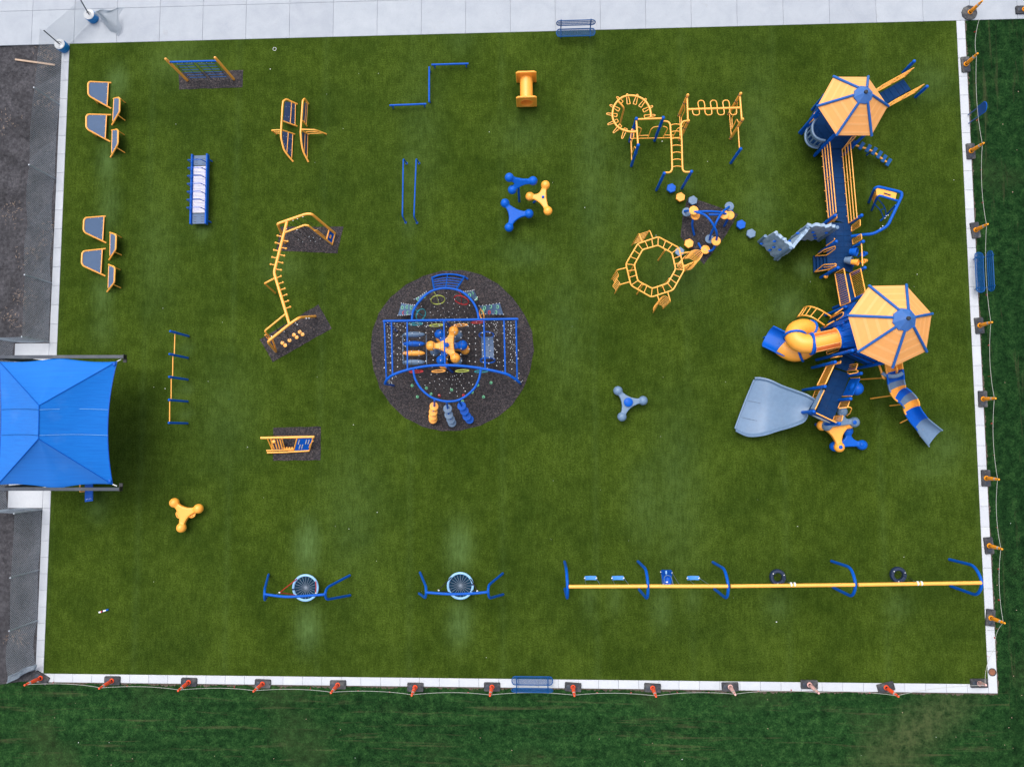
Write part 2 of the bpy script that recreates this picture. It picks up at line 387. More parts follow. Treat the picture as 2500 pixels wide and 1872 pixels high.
def copy_tree(o, parent=None):
    c = o.copy(); COL.objects.link(c); c.parent = parent; ROOT[c.name] = ROOT[o.name]
    for ch in list(o.children): copy_tree(ch, c)
    return c
def rotz(a): return Matrix.Rotation(a, 3, 'Z')
def flat(mb, pts, z): mb.v += [Vector((p[0], p[1], z)) for p in pts]; mb.f.append(tuple(range(len(mb.v) - len(pts), len(mb.v)))); return mb
def chain_link(surf, length, height, s=0.075, seg=1, r=0.0042):
    """diagonal wires of a chain-link fabric over surf(u,v), u,v in 0..1"""
    mb = MB()
    for sg in (1, -1):
        k = int(-height / s) if sg == 1 else 0
        end = int(length / s) if sg == 1 else int((length + height) / s)
        for i in range(k, end + 1):
            a0, a1 = 0.0, height
            x0 = i * s
            # x = x0 + sg*t ; keep inside 0..length
            lo = max(0.0, -x0 if sg == 1 else x0 - length); hi = min(height, (length - x0) if sg == 1 else x0)
            if hi - lo < 0.02: continue
            pts = [surf((x0 + sg * (lo + (hi - lo) * q / seg)) / length, (lo + (hi - lo) * q / seg) / height) for q in range(seg + 1)]
            mb.tube(pts, r, 3, caps=False)
    return mb

# ================================================================== THE SETTING
A = View(0, 0, 5.52); B = View(200, 100, 5.52); C2 = View(150, 480, 6.625); D = View(420, 350, 7.525); E = View(650, 220, 8.716)
Fv = View(620, 500, 4.14); G = View(900, 640, 5.395); Hv = View(900, 840, 5.395); I = View(940, 130, 10.055); J = View(1220, 160, 15.055)
K = View(960, 370, 8.716); L = View(1210, 410, 9.741); M = View(1470, 220, 6.144); N = View(1470, 470, 5.52); O = View(1930, 130, 5.52)
Q = View(1830, 400, 5.175); R = View(1850, 680, 4.809); S = View(1770, 880, 4.022); U = View(620, 1020, 12.289); W = View(390, 1190, 12.738)
X = View(0, 800, 3.45); Y1 = View(630, 1380, 9.217); Y2 = View(1010, 1380, 9.217); Y3 = View(1360, 1350, 4.916); Y4 = View(1800, 1340, 3.511)
NT = View(930, 780, 6.144); TW = View(1870, 780, 7.527); Z1 = View(0, 1500, 5.52); Z2 = View(2250, 0, 4.14)
TX0, TX1, TY0, TY1 = -23.97, 20.23, -11.46, 19.87         # the turf rectangle, 44.2 x 31.3 m
KW = 0.40
PX0 = P(37, 838).x; PYT = P(90, 838).y; PYB = P(70, 1240).y   # concrete entry pads at the canopy

struct("ground", flat(MB(), [(-300, -300), (300, -300), (300, 300), (-300, 300)], -0.30), "lawn_rows_across")
# turf as a fine sheet, carrying its wear patches
def gauss(x, y, cx, cy, sx, sy): return math.exp(-((x - cx) / sx) ** 2 - ((y - cy) / sy) ** 2)
WEAR = []
for px, py, sx, sy, a in ((752, 1335, .55, 1.2, .95), (752, 1530, .55, 1.0, .9), (1122, 1335, .55, 1.1, .9), (1122, 1520, .5, 1.0, .85),
        (286, 200, .5, .8, .75), (262, 400, .45, 1.2, .65), (266, 500, .5, 1.2, .5), (250, 720, .5, 1.0, .55), (252, 800, .6, 1.0, .35),
        (1002, 430, .35, 1.6, .45), (1000, 540, .35, .8, .35), (1660, 450, .7, .6, .35), (1665, 660, 1.4, 1.6, .3), (1855, 500, .9, 1.2, .32),
        (1965, 655, .4, .45, .75), (1925, 750, .7, .8, .55), (1845, 800, .5, .6, .35), (2275, 195, 1.0, 1.0, .3), (2310, 1090, .8, 1.0, .35), (2280, 1140, 1.2, .8, .25),
        (1440, 1460, .35, .8, .35), (1500, 1460, .35, .8, .35), (1615, 1480, .45, 1.0, .5), (1690, 1460, .35, .7, .35), (1900, 1480, .6, .7, .3), (2190, 1480, .6, .7, .3),
        (455, 850, .4, .35, .35), (455, 950, .4, .35, .4), (455, 1010, .4, .3, .4), (495, 560, .4, .5, .5), (240, 1240, .5, .7, .4), (430, 150, 1.5, 1.0, .3),
        (1450, 420, .8, 5.0, .30), (1030, 330, 1.0, 4.0, .2), (1650, 1200, 1.2, 4.0, .28), (1860, 330, .9, 3.0, .25), (860, 1250, 1.3, 3.0, .22), (380, 620, 1.0, 3.0, .2), (1520, 470, .7, 2.2, .25), (1580, 1230, 1.0, 2.0, .3), (1120, 100, .8, .8, .2), (690, 650, 1.2, .8, .3), (1280, 620, 1.2, .7, .3), (1270, 330, 1.4, 1.0, .22), (1380, 800, .9, 3.0, .22), (560, 1000, 1.5, 2.5, .2)):
    p = P(px, py); WEAR.append((p.x, p.y, sx, sy, a))
mb = MB(); nx, ny = 150, 106
mb.grid([[Vector((TX0 + (TX1 - TX0) * i / nx, TY0 + (TY1 - TY0) * j / ny, 0)) for i in range(nx + 1)] for j in range(ny + 1)])
turf = struct("artificial_turf", mb, "turf")
at = turf.data.attributes.new("wear", 'FLOAT', 'POINT')
vals = []
for v in turf.data.vertices:
    x, y = v.co.x, v.co.y; s = 0
    for cx, cy, sx, sy, a in WEAR: s = max(s, a * gauss(x, y, cx, cy, sx, sy))
    k = (x - TX0) / 4.42; fr = abs(k - round(k)) * 4.42                        # seams between turf rolls
    s = max(s, 0.10 * math.exp(-(fr / 0.12) ** 2)) + 0.02 * (int(k) % 2)
    vals.append(s)
at.data.foreach_set("value", vals)

# lawns, dirt
struct("lawn", flat(MB(), [(TX1 + KW - .01, TY0 - KW - 16), (TX1 + 30, TY0 - KW - 16), (TX1 + 30, TY1 + .1), (TX1 + KW - .01, TY1 + .1)], -0.02), "lawn_rows_up")
struct("lawn", flat(MB(), [(TX0 - 20, TY0 - KW - 20), (TX1 + KW + .5, TY0 - KW - 20), (TX1 + KW + .5, TY0 - KW + .02), (TX0 - KW - .6, TY0 - KW + .02), (TX0 - KW - 3.2, TY0 - KW - .35), (TX0 - 20, TY0 - KW - .6)], -0.014), "lawn_rows_across")
mb = MB()
rows = []
for j in range(81):
    y = TY0 - KW - 0.9 + (TY1 - TY0 + KW + 1.1) * j / 80; rows.append([])
    for i in range(31):
        x = TX0 - KW - 12 + 12.01 * i / 30
        d = min(1, (TX0 - KW - x) / 0.5)
        rows[-1].append(Vector((x, y, -0.035 + d * (0.02 * math.sin(x * 1.9 + y * .7) + random.uniform(-.02, .025)) - .035 * d)))
mb.grid(rows); struct("dirt", mb, "dirt", smooth=True)
# loose clods and straw on the dirt
mb = MB()
for i in range(1500):
    x = TX0 - KW - abs(random.gauss(0, 1)) * 2.6 - .05; y = random.uniform(TY0 - KW, TY1 - .1)
    if PYB - .1 < y < PYT + .1 and x > PX0 - .2: continue
    r = random.uniform(.008, .035); mb.ball((x, y, -0.03 + r * .3), r, 5, 3, 1, random.uniform(.5, 1), .7)
clods = link("soil_clods", mb, "dirt", (0, 0, 0)); clods["kind"] = "stuff"
mb = MB()
for i in range(420):
    cxp, cyp = random.choice(((120, 150), (110, 240), (120, 560), (95, 610), (60, 620), (30, 520), (50, 720), (120, 130), (40, 1560), (30, 780), (20, 300)))
    p = P(cxp + random.gauss(0, 16), cyp + random.gauss(0, 16)); 
    if p.x > TX0 - KW + .3: continue
    a = random.uniform(0, 6.3); ln = random.uniform(.05, .16)
    mb.tube([p + Vector((0, 0, .0)), p + Vector((math.cos(a) * ln, math.sin(a) * ln, .012))], .006, 3)
o = link("straw", mb, "wood", (0, 0, 0)); o["kind"] = "stuff"

# pavement of cast slabs
mb = flat(MB(), [(-34, TY1 + .004), (36, TY1 + .004), (36, TY1 + 12), (-34, TY1 + 12)], -0.03)
pave = struct("pavement", mb, "joint")
j0 = P(494, 97).x; js = (P(1246, 72).x - j0) / 7.0
slab_me = {}
def slab(par, x0, x1, y0, y1, z, t, mat, gap=.006):
    key = (round(x1 - x0, 3), round(y1 - y0, 3), mat)
    if key not in slab_me:
        mb = MB(); a, b = (x1 - x0) / 2 - gap, (y1 - y0) / 2 - gap; c = .008
        mb.v += [Vector(q) for q in ((-a, -b, -t), (a, -b, -t), (a, b, -t), (-a, b, -t), (-a, -b, -c), (a, -b, -c), (a, b, -c), (-a, b, -c), (-a + c, -b + c, 0), (a - c, -b + c, 0), (a - c, b - c, 0), (-a + c, b - c, 0))]
        mb.f += [(0, 1, 5, 4), (1, 2, 6, 5), (2, 3, 7, 6), (3, 0, 4, 7), (4, 5, 9, 8), (5, 6, 10, 9), (6, 7, 11, 10), (7, 4, 8, 11), (8, 9, 10, 11)]
        me = bpy.data.meshes.new("slab"); me.from_pydata([tuple(v) for v in mb.v], [], mb.f); me.materials.append(MATS[mat]); slab_me[key] = me
    o = bpy.data.objects.new("slab", slab_me[key]); COL.objects.link(o); o.parent = par
    o.location = ((x0 + x1) / 2, (y0 + y1) / 2, z); return o
yj = P(560, 13).y
for i in range(-7, 21):
    x0 = j0 + js * i
    slab(pave, x0, x0 + js, TY1 + .006, yj, 0.006, .05, "concrete", .0045)
    slab(pave, x0, x0 + js, yj, yj + 3.2, 0.006 if i > -2 else 0.0075, .05, "concrete", .0045)
# kerb strips
def strip(name, x0, x1, y0, y1, n, along):
    k = struct(name, flat(MB(), [(x0, y0), (x1, y0), (x1, y1), (x0, y1)], -.03), "joint")
    for i in range(n):
        if along == 'x': slab(k, x0 + (x1 - x0) * i / n, x0 + (x1 - x0) * (i + 1) / n, y0, y1, .012, .06, "kerb_white", .005)
        else: slab(k, x0, x1, y0 + (y1 - y0) * i / n, y0 + (y1 - y0) * (i + 1) / n, .012, .06, "kerb_white", .005)
    return k
strip("kerb", TX0 - KW, TX1, TY0 - KW, TY0, 48, 'x')
strip("kerb", TX1, TX1 + KW, TY0 - KW, TY1, 34, 'y')
strip("kerb", TX0 - KW, TX0, PYT, TY1, 16, 'y')
strip("kerb", TX0 - KW, TX0, TY0, PYB, 10, 'y')
pad = struct("entry_pad", flat(MB(), [(PX0, PYB), (TX0, PYB), (TX0, PYT), (PX0, PYT)], -.03), "joint")
n_ = 6
for i in range(n_):
    for x0, x1 in ((PX0, TX0 - KW), (TX0 - KW, TX0)):
        slab(pad, x0, x1, PYB + (PYT - PYB) * i / n_, PYB + (PYT - PYB) * (i + 1) / n_, .012, .06, "kerb_white", .005)

# ragged soil line where the lawn meets the kerb
def soil_edge(pts, side, wmax):
    out = []; n = int((pts[1] - pts[0]).length / .06)
    for k in range(n + 1):
        p = lerp(pts[0], pts[1], k / n); out.append((p.x, p.y))
    for k in range(n, -1, -1):
        p = lerp(pts[0], pts[1], k / n); w_ = wmax * (.15 + .85 * abs(math.sin(k * .11 + 1.3 * math.sin(k * .037))) * random.random()); out.append((p.x + side[0] * w_, p.y + side[1] * w_))
    struct("soil_edge", flat(MB(), out, -.009), "dirt_brown")
soil_edge([Vector((TX0 - KW, TY0 - KW - .0, 0)), Vector((TX1 + KW, TY0 - KW - .0, 0))], (0, -1), .16)
soil_edge([Vector((TX1 + KW, TY0 - KW, 0)), Vector((TX1 + KW, TY1, 0))], (1, 0), .12)
# rubber mulch surfaces
def mulch(pts, jit=.014):
    out = []
    for i in range(len(pts)):
        a, b = pts[i], pts[(i + 1) % len(pts)]; n = max(2, int((b - a).length / .25))
        for k in range(n):
            p = lerp(a, b, k / n); out.append((p.x + random.uniform(-jit, jit), p.y + random.uniform(-jit, jit)))
    return struct("rubber_surface", flat(MB(), out, .006), "rubber_mulch")
mulch(B.m((1303, 430), (2172, 395), (2163, 628), (1312, 658)))
mulch(Fv.m((272, 222), (905, 222), (842, 492), (225, 462)))
mulch(Fv.m((60, 1360), (652, 1008), (785, 1250), (190, 1590)))
mulch(U.m((580, 300), (2010, 250), (1995, 1265), (575, 1280)))
mulch(N.m((1152, 70), (1300, 105), (1835, 290), (1640, 620), (1370, 968), (1190, 760), (1060, 600), (1085, 330)))
mulch([P(1103 + 199 * (1 + .012 * math.cos(5 * a + 1)) * math.cos(a), 856 + 197 * (1 + .012 * math.sin(4 * a)) * math.sin(a)) for a in [2 * math.pi * k / 26 for k in range(26)]])

# scraps on the turf and lawn
mb = MB()
for i in range(60):
    px, py = random.uniform(100, 2480), random.uniform(120, 1860)
    p = P(px, py); r = random.uniform(.006, .022)
    if px < 180 and py < 1650: continue
    mb.ball(p + Vector((0, 0, r * .4)), r, 5, 3, random.uniform(.6, 2), 1, .5)
o = link("paper_scraps", mb, "white", (0, 0, 0)); o["kind"] = "stuff"
mb = MB()
for i in range(34):
    px = random.uniform(0, 2500); py = random.uniform(1700, 1870)
    if random.random() < .35: px, py = random.uniform(2430, 2500), random.uniform(60, 1870)
    p = P(px, py, -.015); a = random.uniform(0, 6.3); ln = random.uniform(.02, .05)
    mb.box(p + Vector((0, 0, .02)), (ln, ln * .6, .006), rotz(a) @ Matrix.Rotation(random.uniform(-.4, .4), 3, 'X'))
o = link("dead_leaves", mb, "wood", (0, 0, 0)); o["kind"] = "stuff"

# ================================================================== DELINEATOR POSTS AND ROPES
def delineator(col, octagon=False):
    r = thing("delineator_post", "x", "delineator", (0, 0, 0))
    mb = MB(); hw, hd, t = .385, .20, .075
    if octagon:
        mb.lathe((0, 0, 0), [(.37, 0), (.37, .05), (.33, .08), (.1, .09)], 10)
    else:
        ol = [(-hw + .03, -hd), (hw - .03, -hd), (hw, -hd + .03), (hw, hd - .03), (hw - .03, hd), (-hw + .03, hd), (-hw, hd - .03), (-hw, -hd + .03)]
        a = [Vector((x, y, 0)) for x, y in ol]; b2 = [Vector((x * .98, y * .96, t)) for x, y in ol]
        mb.v += a + b2; mb.f.append(tuple(range(8, 16)))
        for i in range(8): j = (i + 1) % 8; mb.f.append((i, j, 8 + j, 8 + i))
    base = part(r, "rubber_base", mb, "rubber")
    if not octagon:
        for sx in (-1, 1):
            part(base, "weight_disc", MB().lathe((sx * .215, 0, t - .01), [(.10, 0), (.10, .022), (.085, .026)], 18), "beam_grey" if sx < 0 else "rubber")
            part(base, "grip_slot", MB().box((sx * .345, 0, t + .001), (.03, .08, .006)), "black")
    part(r, "foot_ring", MB().lathe((0, 0, t), [(.115, 0), (.115, .03), (.10, .05), (.075, .05)], 18), col)
    part(r, "collar", MB().lathe((0, 0, t + .02), [(.08, 0), (.07, .10), (.062, .13)], 14), "black")
    shaft = part(r, "shaft", MB().lathe((0, 0, .2), [(.066, 0), (.090, .04), (.084, .30), (.064, .66), (.056, .72), (.046, .82)], 14), col)
    part(shaft, "reflective_band", MB().lathe((0, 0, .78), [(.0725, 0), (.067, .09)], 14, cap=False), "reflect")
    part(shaft, "neck", MB().lathe((0, 0, 1.0), [(.047, 0), (.036, .03), (.036, .05)], 12), "black")
    part(shaft, "tip", MB().lathe((0, 0, 1.045), [(.036, 0), (.045, .03), (.040, .07), (.015, .085)], 12), col)
    return r
DEL = {}
DPOS = []
def place_del(col, base, tip, ang, label, group, octagon=False):
    key = (col, octagon)
    if key not in DEL: DEL[key] = delineator(col, octagon); o = DEL[key]
    else: o = copy_tree(DEL[key])
    p = P(*base, 0.0); z = .012 if not octagon else 0.008
    o.location = (p.x, p.y, z); o.rotation_euler = (0, 0, ang)
    o["label"] = label; o["group"] = group
    if tip:
        t = P(*tip, 1.12); d = (t - Vector((p.x, p.y, 0.05)))
        q = (rotz(-ang) @ d.normalized())
        lean = Vector((0, 0, 1)).rotation_difference(q)
        for ch in o.children:
            if ch.name.split('.')[0] in ("shaft",):
                ch.rotation_mode = 'QUATERNION'; ch.rotation_quaternion = lean
        DPOS.append(Vector((p.x, p.y, .05)) + d * .90)
    return o
GB = "orange delineators along the lower kerb"; GY = "yellow delineators along the right kerb"
bot = [((102.4, 1653), (59.8, 1672), -.50, "cone_orange", "orange delineator beside the rolled end of the chain-link fence, skewed base"),
  ((275.7, 1659.8), (241.8, 1680), 0, "cone_orange", "orange delineator on lower kerb, second from the fence corner"),
  ((462.7, 1663.5), (434.4, 1685.4), -.02, "cone_orange", "orange delineator on lower kerb, third from the fence corner"),
  ((642.5, 1667.3), (619, 1687), -.03, "cone_orange", "orange delineator on lower kerb, fourth from the fence corner"),
  ((825.8, 1669.7), (807.6, 1690.9), .0, "cone_orange", "orange delineator on lower kerb below the left nest swing"),
  ((1014.3, 1675.7), (1005, 1697), 0, "cone_orange", "orange delineator on lower kerb below the right nest swing, second left of the bench"),
  ((1201.4, 1675), (1196, 1697.6), 0, "cone_orange", "orange delineator just left of the bench on the lower kerb"),
  ((1398.9, 1675.4), (1402.4, 1698), -.06, "cone_orange", "orange delineator just right of the bench on the lower kerb"),
  ((1592.8, 1677.3), (1601.8, 1699.7), -.05, "cone_orange", "orange delineator on lower kerb, second right of the bench"),
  ((1781.8, 1674.7), (1795.5, 1695.4), .03, "cone_pink", "faded pink delineator on lower kerb, further left of the two faded ones"),
  ((1974.7, 1669.2), (1999, 1691.5), 0, "cone_pink", "faded pink delineator on lower kerb, just left of the bright red one"),
  ((2161.5, 1676), (2193.7, 1699.7), .25, "cone_orange", "bright red-orange delineator with turned base, last full-coloured one toward the lower right corner"),
  ((2388.8, 1666.2), (2409, 1672.5), .02, "cone_pink", "faded pink delineator in the lower right kerb corner beside the round brown cap")]
for b_, t_, a_, c_, l_ in bot: place_del(c_, b_, t_, a_, l_, GB)
nb = len(DPOS); h90 = math.pi / 2
rgt = [((2355.6, 159.4), (2387, 131), h90 + .05, "yellow delineator on right kerb, uppermost with a rectangular base"),
  ((2368.1, 370.8), (2401.7, 349.5), h90 + .03, "yellow delineator on right kerb just below the blue sign"),
  ((2379.5, 563), (2411.6, 547.3), h90 + .12, "yellow delineator on right kerb just above the bench"),
  ((2389.2, 795.3), (2422.5, 786.4), h90 + .06, "yellow delineator on right kerb just below the bench"),
  ((2397.6, 974), (2431, 972.4), h90, "yellow delineator on right kerb level with the wavy slide"),
  ((2405.2, 1166.7), (2439, 1170), h90, "yellow delineator on right kerb, third up from the corner"),
  ((2412.4, 1331), (2447, 1340), h90 + .07, "yellow delineator on right kerb just above the swing set's end frame"),
  ((2416.3, 1506.5), (2453, 1520.6), h90 - .12, "yellow delineator on right kerb just below the swing set's end frame")]
for b_, t_, a_, l_ in rgt: place_del("cone_yellow", b_, t_, a_, l_, GY)
place_del("cone_yellow", (2365.5, 33), (2398.6, 2.4), .3, "yellow delineator with round black base on the pavement corner", GY, True)
DPOS.pop()
place_del("cone_yellow", (2498, 26), None, 0, "yellow delineator at the right end of the pavement, cut by the picture edge", GY)
def rope(name, label, pts, sag):
    path = []; flags = []
    for a, b in zip(pts[:-1], pts[1:]):
        n = 10
        for k in range(n):
            t = k / n; p = lerp(a, b, t); p.z -= sag * 4 * t * (1 - t); path.append(p)
            if k in (3, 7) and random.random() < .8: flags.append(p.copy())
    path.append(pts[-1]); o = thing(name, label, "rope", Vector((path[0].x, path[0].y, 0)))
    T(o, "cord", "rope_pale", path, .009, 5)
    for p in flags:
        a = random.uniform(0, 6.3); d = Vector((math.cos(a), math.sin(a), 0)) * .07
        part(o, "flag", MB().panel([p, p + d * .6 + Vector((0, 0, -.01)), p + d * 1.2 + Vector((0, 0, -.12)), p + d * .2 + Vector((0, 0, -.14))], .004), "red")
    return o
rb = DPOS[:nb]
rope("barrier_rope", "pale rope with red flags strung along the lower kerb delineators", rb, .28)
rr_ = [P(2391, 47, .02)] + DPOS[nb:] + [P(2430, 1580, .35), P(2405, 1668, .9)]
rope("barrier_rope", "pale rope with red flags strung along the right kerb delineators", rr_, .2)

# ================================================================== BENCHES
def bench(loc, ang, label, solid=False):
    r = thing("bench", label, "bench", loc, "blue benches around the turf"); z0 = Vector(loc)
    mt = rotz(ang)
    f = lambda x, y, z: z0 + mt @ Vector((x, y, z))
    hl = .94
    def rim(y0, z0_, y1, z1_, nm):
        pts = [f(-hl + .1, y0, z0_), f(hl - .1, y0, z0_), f(hl, lerp((y0, 0, 0), (y1, 0, 0), .3).x, z0_ + (z1_ - z0_) * .3), f(hl, lerp((y0, 0, 0), (y1, 0, 0), .7).x, z0_ + (z1_ - z0_) * .7),
               f(hl - .1, y1, z1_), f(-hl + .1, y1, z1_), f(-hl, lerp((y0, 0, 0), (y1, 0, 0), .7).x, z0_ + (z1_ - z0_) * .7), f(-hl, lerp((y0, 0, 0), (y1, 0, 0), .3).x, z0_ + (z1_ - z0_) * .3)]
        rm = T(r, nm, "bench_blue", round_path(pts, .06, 3, True), .022, 7, True)
        wires = chain_link(lambda u, v: f(-hl + .03 + 2 * (hl - .03) * u, y0 + (y1 - y0) * v, z0_ + (z1_ - z0_) * v), 2 * hl - .06, math.hypot(y1 - y0, z1_ - z0_), .04, 1, (.0050 if nm == 'seat' else .0032) if not solid else .006)
        part(rm, "mesh", wires, "bench_blue", kind="stuff")
        return rm
    rim(-.02, .44, .36, .45, "seat"); rim(-.13, .56, -.19, .88, "backrest")
    for k in (.33, .66): T(r, "rail", "bench_blue", [f(-hl + .05, -.13 - .06 * k, .56 + .32 * k), f(hl - .05, -.13 - .06 * k, .56 + .32 * k)], .014, 6)
    for sx in (-1, 1):
        x = sx * .72
        T(r, "support", "bench_blue", round_path([f(x, -.12, 0.0), f(x, -.09, .42), f(x, -.20, .93)], .1), .026, 8)
        T(r, "seat_arm", "bench_blue", [f(x, -.10, .41), f(x, .36, .42)], .024, 8)
        T(r, "leg", "bench_blue", [f(x, .18, .41), f(x, .18, 0.0)], .024, 8)
    return r
p = P(1405.5, 75, .45); bench((p.x, p.y - .10 + .17, 0.004), math.pi, "blue mesh bench on the pavement at the top edge of the turf")
p = P(1299.5, 1661, .45); bench((p.x, p.y - .17, 0.012), 0.0, "blue mesh bench on the lower kerb")
p = P(2392, 665, .45); bench((p.x + .17, p.y, 0.0), math.pi / 2, "blue mesh bench on the right kerb under the rope", True)

# ================================================================== SIGN
r = thing("sign", "blue rounded sign board on two legs at the right kerb", "sign", P(2364, 292))
lb = [P(2363, 281.4), P(2364.7, 302)]
for b_ in lb: T(r, "leg", "sign_blue", [b_, b_ + Vector((0, 0, 1.3))], .025, 8)
u = (lb[1] - lb[0]).normalized(); c0 = (lb[0] + lb[1]) / 2; hw = (lb[1] - lb[0]).length / 2 + .03
ol = [c0 + u * (-hw) + Vector((-.03, 0, .80)), c0 + u * hw + Vector((-.03, 0, .80))]
for k in range(9):
    a = math.pi * k / 8; ol.append(c0 + u * (hw * math.cos(a)) + Vector((-.03, 0, 1.28 + .2 * math.sin(a))))
bd = part(r, "board", MB().panel(ol, .03), "sign_blue")
part(bd, "rim", MB().tube([q + Vector((-.004, 0, 0)) for q in ol], .018, 6, True), "blue")

# ================================================================== SMALL THINGS
p = P(2250 + 765 / 4.452, 1500 + 622 / 4.452)
r = thing("utility_cap", "round brown cap set in the kerb at the lower right corner", "cap", (p.x, p.y, .012))
part(r, "ring", MB().lathe((p.x, p.y, .010), [(.18, 0), (.18, .02), (.155, .025), (.15, .01)], 24), "rubber")
part(r, "lid", MB().lathe((p.x, p.y, .012), [(.148, 0), (.14, .014), (.03, .018)], 24), "rust")
BT = View(220, 1470, 31.6); a, b = BT(700, 770, .04), BT(1430, 540, .04); d = (b - a).normalized()
r = thing("spray_bottle", "white and blue bottle lying on the turf at lower left", "bottle", (a.x, a.y, 0))
part(r, "body", MB().lathe(a, [(.03, 0), (.04, .02), (.04, .30), (.028, .36)], 14, d), "white")
part(r, "label_band", MB().lathe(a, [(.0408, .10), (.0408, .16)], 14, d, cap=False), "red")
part(r, "label_stripe", MB().lathe(a, [(.0408, .16), (.0408, .22)], 14, d, cap=False), "navy")
part(r, "cap", MB().lathe(a, [(.034, .36), (.04, .38), (.04, .46), (.03, .47)], 14, d), "blue")
part(r, "base_ring", MB().lathe(a, [(.036, -.012), (.044, 0), (.044, .02)], 14, d), "white")
p = P(670.6, 120.5, .01)
single("hoop", MB().tube([p + Vector((.085 * math.cos(t), .085 * math.sin(t), .01)) for t in [k * math.pi / 8 for k in range(16)]], .009, 6, True), "white", "small white ring lying on the turf near the top edge", "ring", (p.x, p.y, 0))
a, b = P(37.1, 145.8), P(134, 159.4); d = (b - a); ang = math.atan2(d.y, d.x); c = (a + b) / 2
single("timber_plank", MB().box((c.x, c.y, .0), (d.length, .09, .04), rotz(ang)), "wood", "bare wooden plank lying on the dirt at upper left", "plank", (c.x, c.y, -.02))

# barrels weighting the temporary fence, and their poles
def barrel(lid, pole_tip, hp, label, label2, ph):
    c = P(*lid, .40); c.z = -.0
    r = thing("barrel", label, "barrel", (c.x, c.y, .006), "barrels weighting the temporary fence")
    z = Vector((c.x, c.y, .006))
    part(r, "body", MB().lathe(z, [(.255, 0), (.275, .02), (.275, .12), (.285, .135), (.275, .15), (.275, .25), (.285, .265), (.275, .28), (.275, .35), (.26, .37)], 28), "drum_blue")
    part(r, "lid", MB().lathe(z, [(.265, .37), (.27, .375), (.27, .40), (.245, .405), (.24, .393)], 28), "lid_white")
    g = thing("fence_pole", label2, "pole", (c.x, c.y, .4), "poles of the temporary fence")
    t = P(*pole_tip, hp)
    part(g, "tube", MB().tube([Vector((c.x, c.y, .4)), t], .028, 8), "beam_grey")
    part(g, "cap", MB().ball(t, .034, 8, 6), "black")
    T(r, "handle", "rubber", round_path([z + Vector((-.12, .06, .40)), z + Vector((-.10, .10, .44)), z + Vector((.06, .10, .44)), z + Vector((.1, .03, .40))], .05), .012, 6)
    return c, t
c1_, t1_ = barrel((145, 107.8), (107.8, 75.7), 1.4, "blue barrel with white lid at the corner of pavement and turf", "dark pole leaning in the barrel at the turf corner", 1.5)
c2_, t2_ = barrel((216.8, 35.3), (196.6, 0), 1.4, "blue barrel with white lid standing on the pavement", "dark pole leaning in the barrel on the pavement", 1.9)
part(bpy.data.objects["barrel"], "paper", MB().box((c1_.x + .12, c1_.y - .13, .413), (.16, .12, .004), rotz(.6)), "white")
fb = Vector((c1_.x, c1_.y, .05)); gb = Vector((c2_.x, c2_.y, .05))
# ================================================================== CHAIN-LINK FENCE
FP = [P(157, 118), P(145, 256.3), P(134, 435.7), P(130, 573), P(124.4, 690.6), P(118.4, 834)]
FP2 = [P(118.4, 834), P(34, 834.5), P(29, 960), P(20, 1150), P(19, 1243), P(101.4, 1243)]
FP3 = [P(101.4, 1243), P(93.3, 1391.3), P(91.3, 1514), P(87, 1622)]
def fence(label, pts, skip=(), lift=(0, 0), hgt=1.78):
    o = thing("chain_link_fence", label, "fence", (pts[0].x, pts[0].y, -.03), "chain-link fence along the dirt")
    for i, p in enumerate(pts):
        if i in skip: continue
        T(o, "post", "galv", [Vector((p.x, p.y, -.05)), Vector((p.x, p.y, hgt + .05))], .036, 8)
    for i, (a, b) in enumerate(zip(pts[:-1], pts[1:])):
        ln = (b - a).length; lo = random.uniform(.02, .16)
        def sf(u, v, a=a, b=b, lo=lo, i=i):
            p = lerp(a, b, u); bow = .10 * math.sin(u * math.pi) * math.sin(i * 1.7 + 1) * (1 - abs(v - .4))
            nrm = (b - a).normalized(); nrm = Vector((-nrm.y, nrm.x, 0))
            return Vector((p.x, p.y, lo * math.sin(u * math.pi) + v * hgt)) + nrm * bow
        part(o, "mesh_fabric", chain_link(sf, ln, hgt, .105, 4, .0045), "wire", kind="stuff")
    return o
fence("upper run of chain-link fence beside the left kerb, from the barrel to the pad", FP, skip=(0, 3))
fence("chain-link fence around the concrete pad under the blue sail", FP2, skip=(0, 5))
fence("lower run of chain-link fence beside the left kerb, below the pad", FP3, skip=(3,))
o = thing("fence_fabric", "loose chain-link fabric hung between the two barrels", "fence", (fb.x, fb.y, .006), "loose fence fabric")
part(o, "mesh_fabric", chain_link(lambda u, v: lerp(lerp(fb, gb, u), lerp(t1_, t2_, u), v), (gb - fb).length, 1.35, .075, 1, .0036), "wire", kind="stuff")
o = thing("fence_fabric", "crumpled end of chain-link fabric lying right of the barrel on the pavement", "fence", A(1345, 290), "loose fence fabric")
ca, cb, cc, cd_ = A(1350, 285, .03), A(1590, 500, .03), A(1660, 110, .35), A(1275, 150, 1.05)
def crump(u, v):
    p = lerp(lerp(ca, cb, u), lerp(cd_, cc, u), v); return p + Vector((.10 * math.sin(v * 7), .06 * math.sin(u * 9), max(0, .30 * math.sin(u * math.pi * .95) * math.sin(v * math.pi))))
part(o, "mesh_fabric", chain_link(crump, 1.3, 1.25, .055, 8, .006), "wire", kind="stuff")
o = thing("fence_fabric", "rolled grey fence fabric at the lower left corner by the kerb", "fence", Z1(480, 745), "loose fence fabric")
ra, rb2, rc, rd = Z1(485, 735, -.0), Z1(110, 915, -.0), Z1(135, 838, .8), Z1(500, 662, .8)
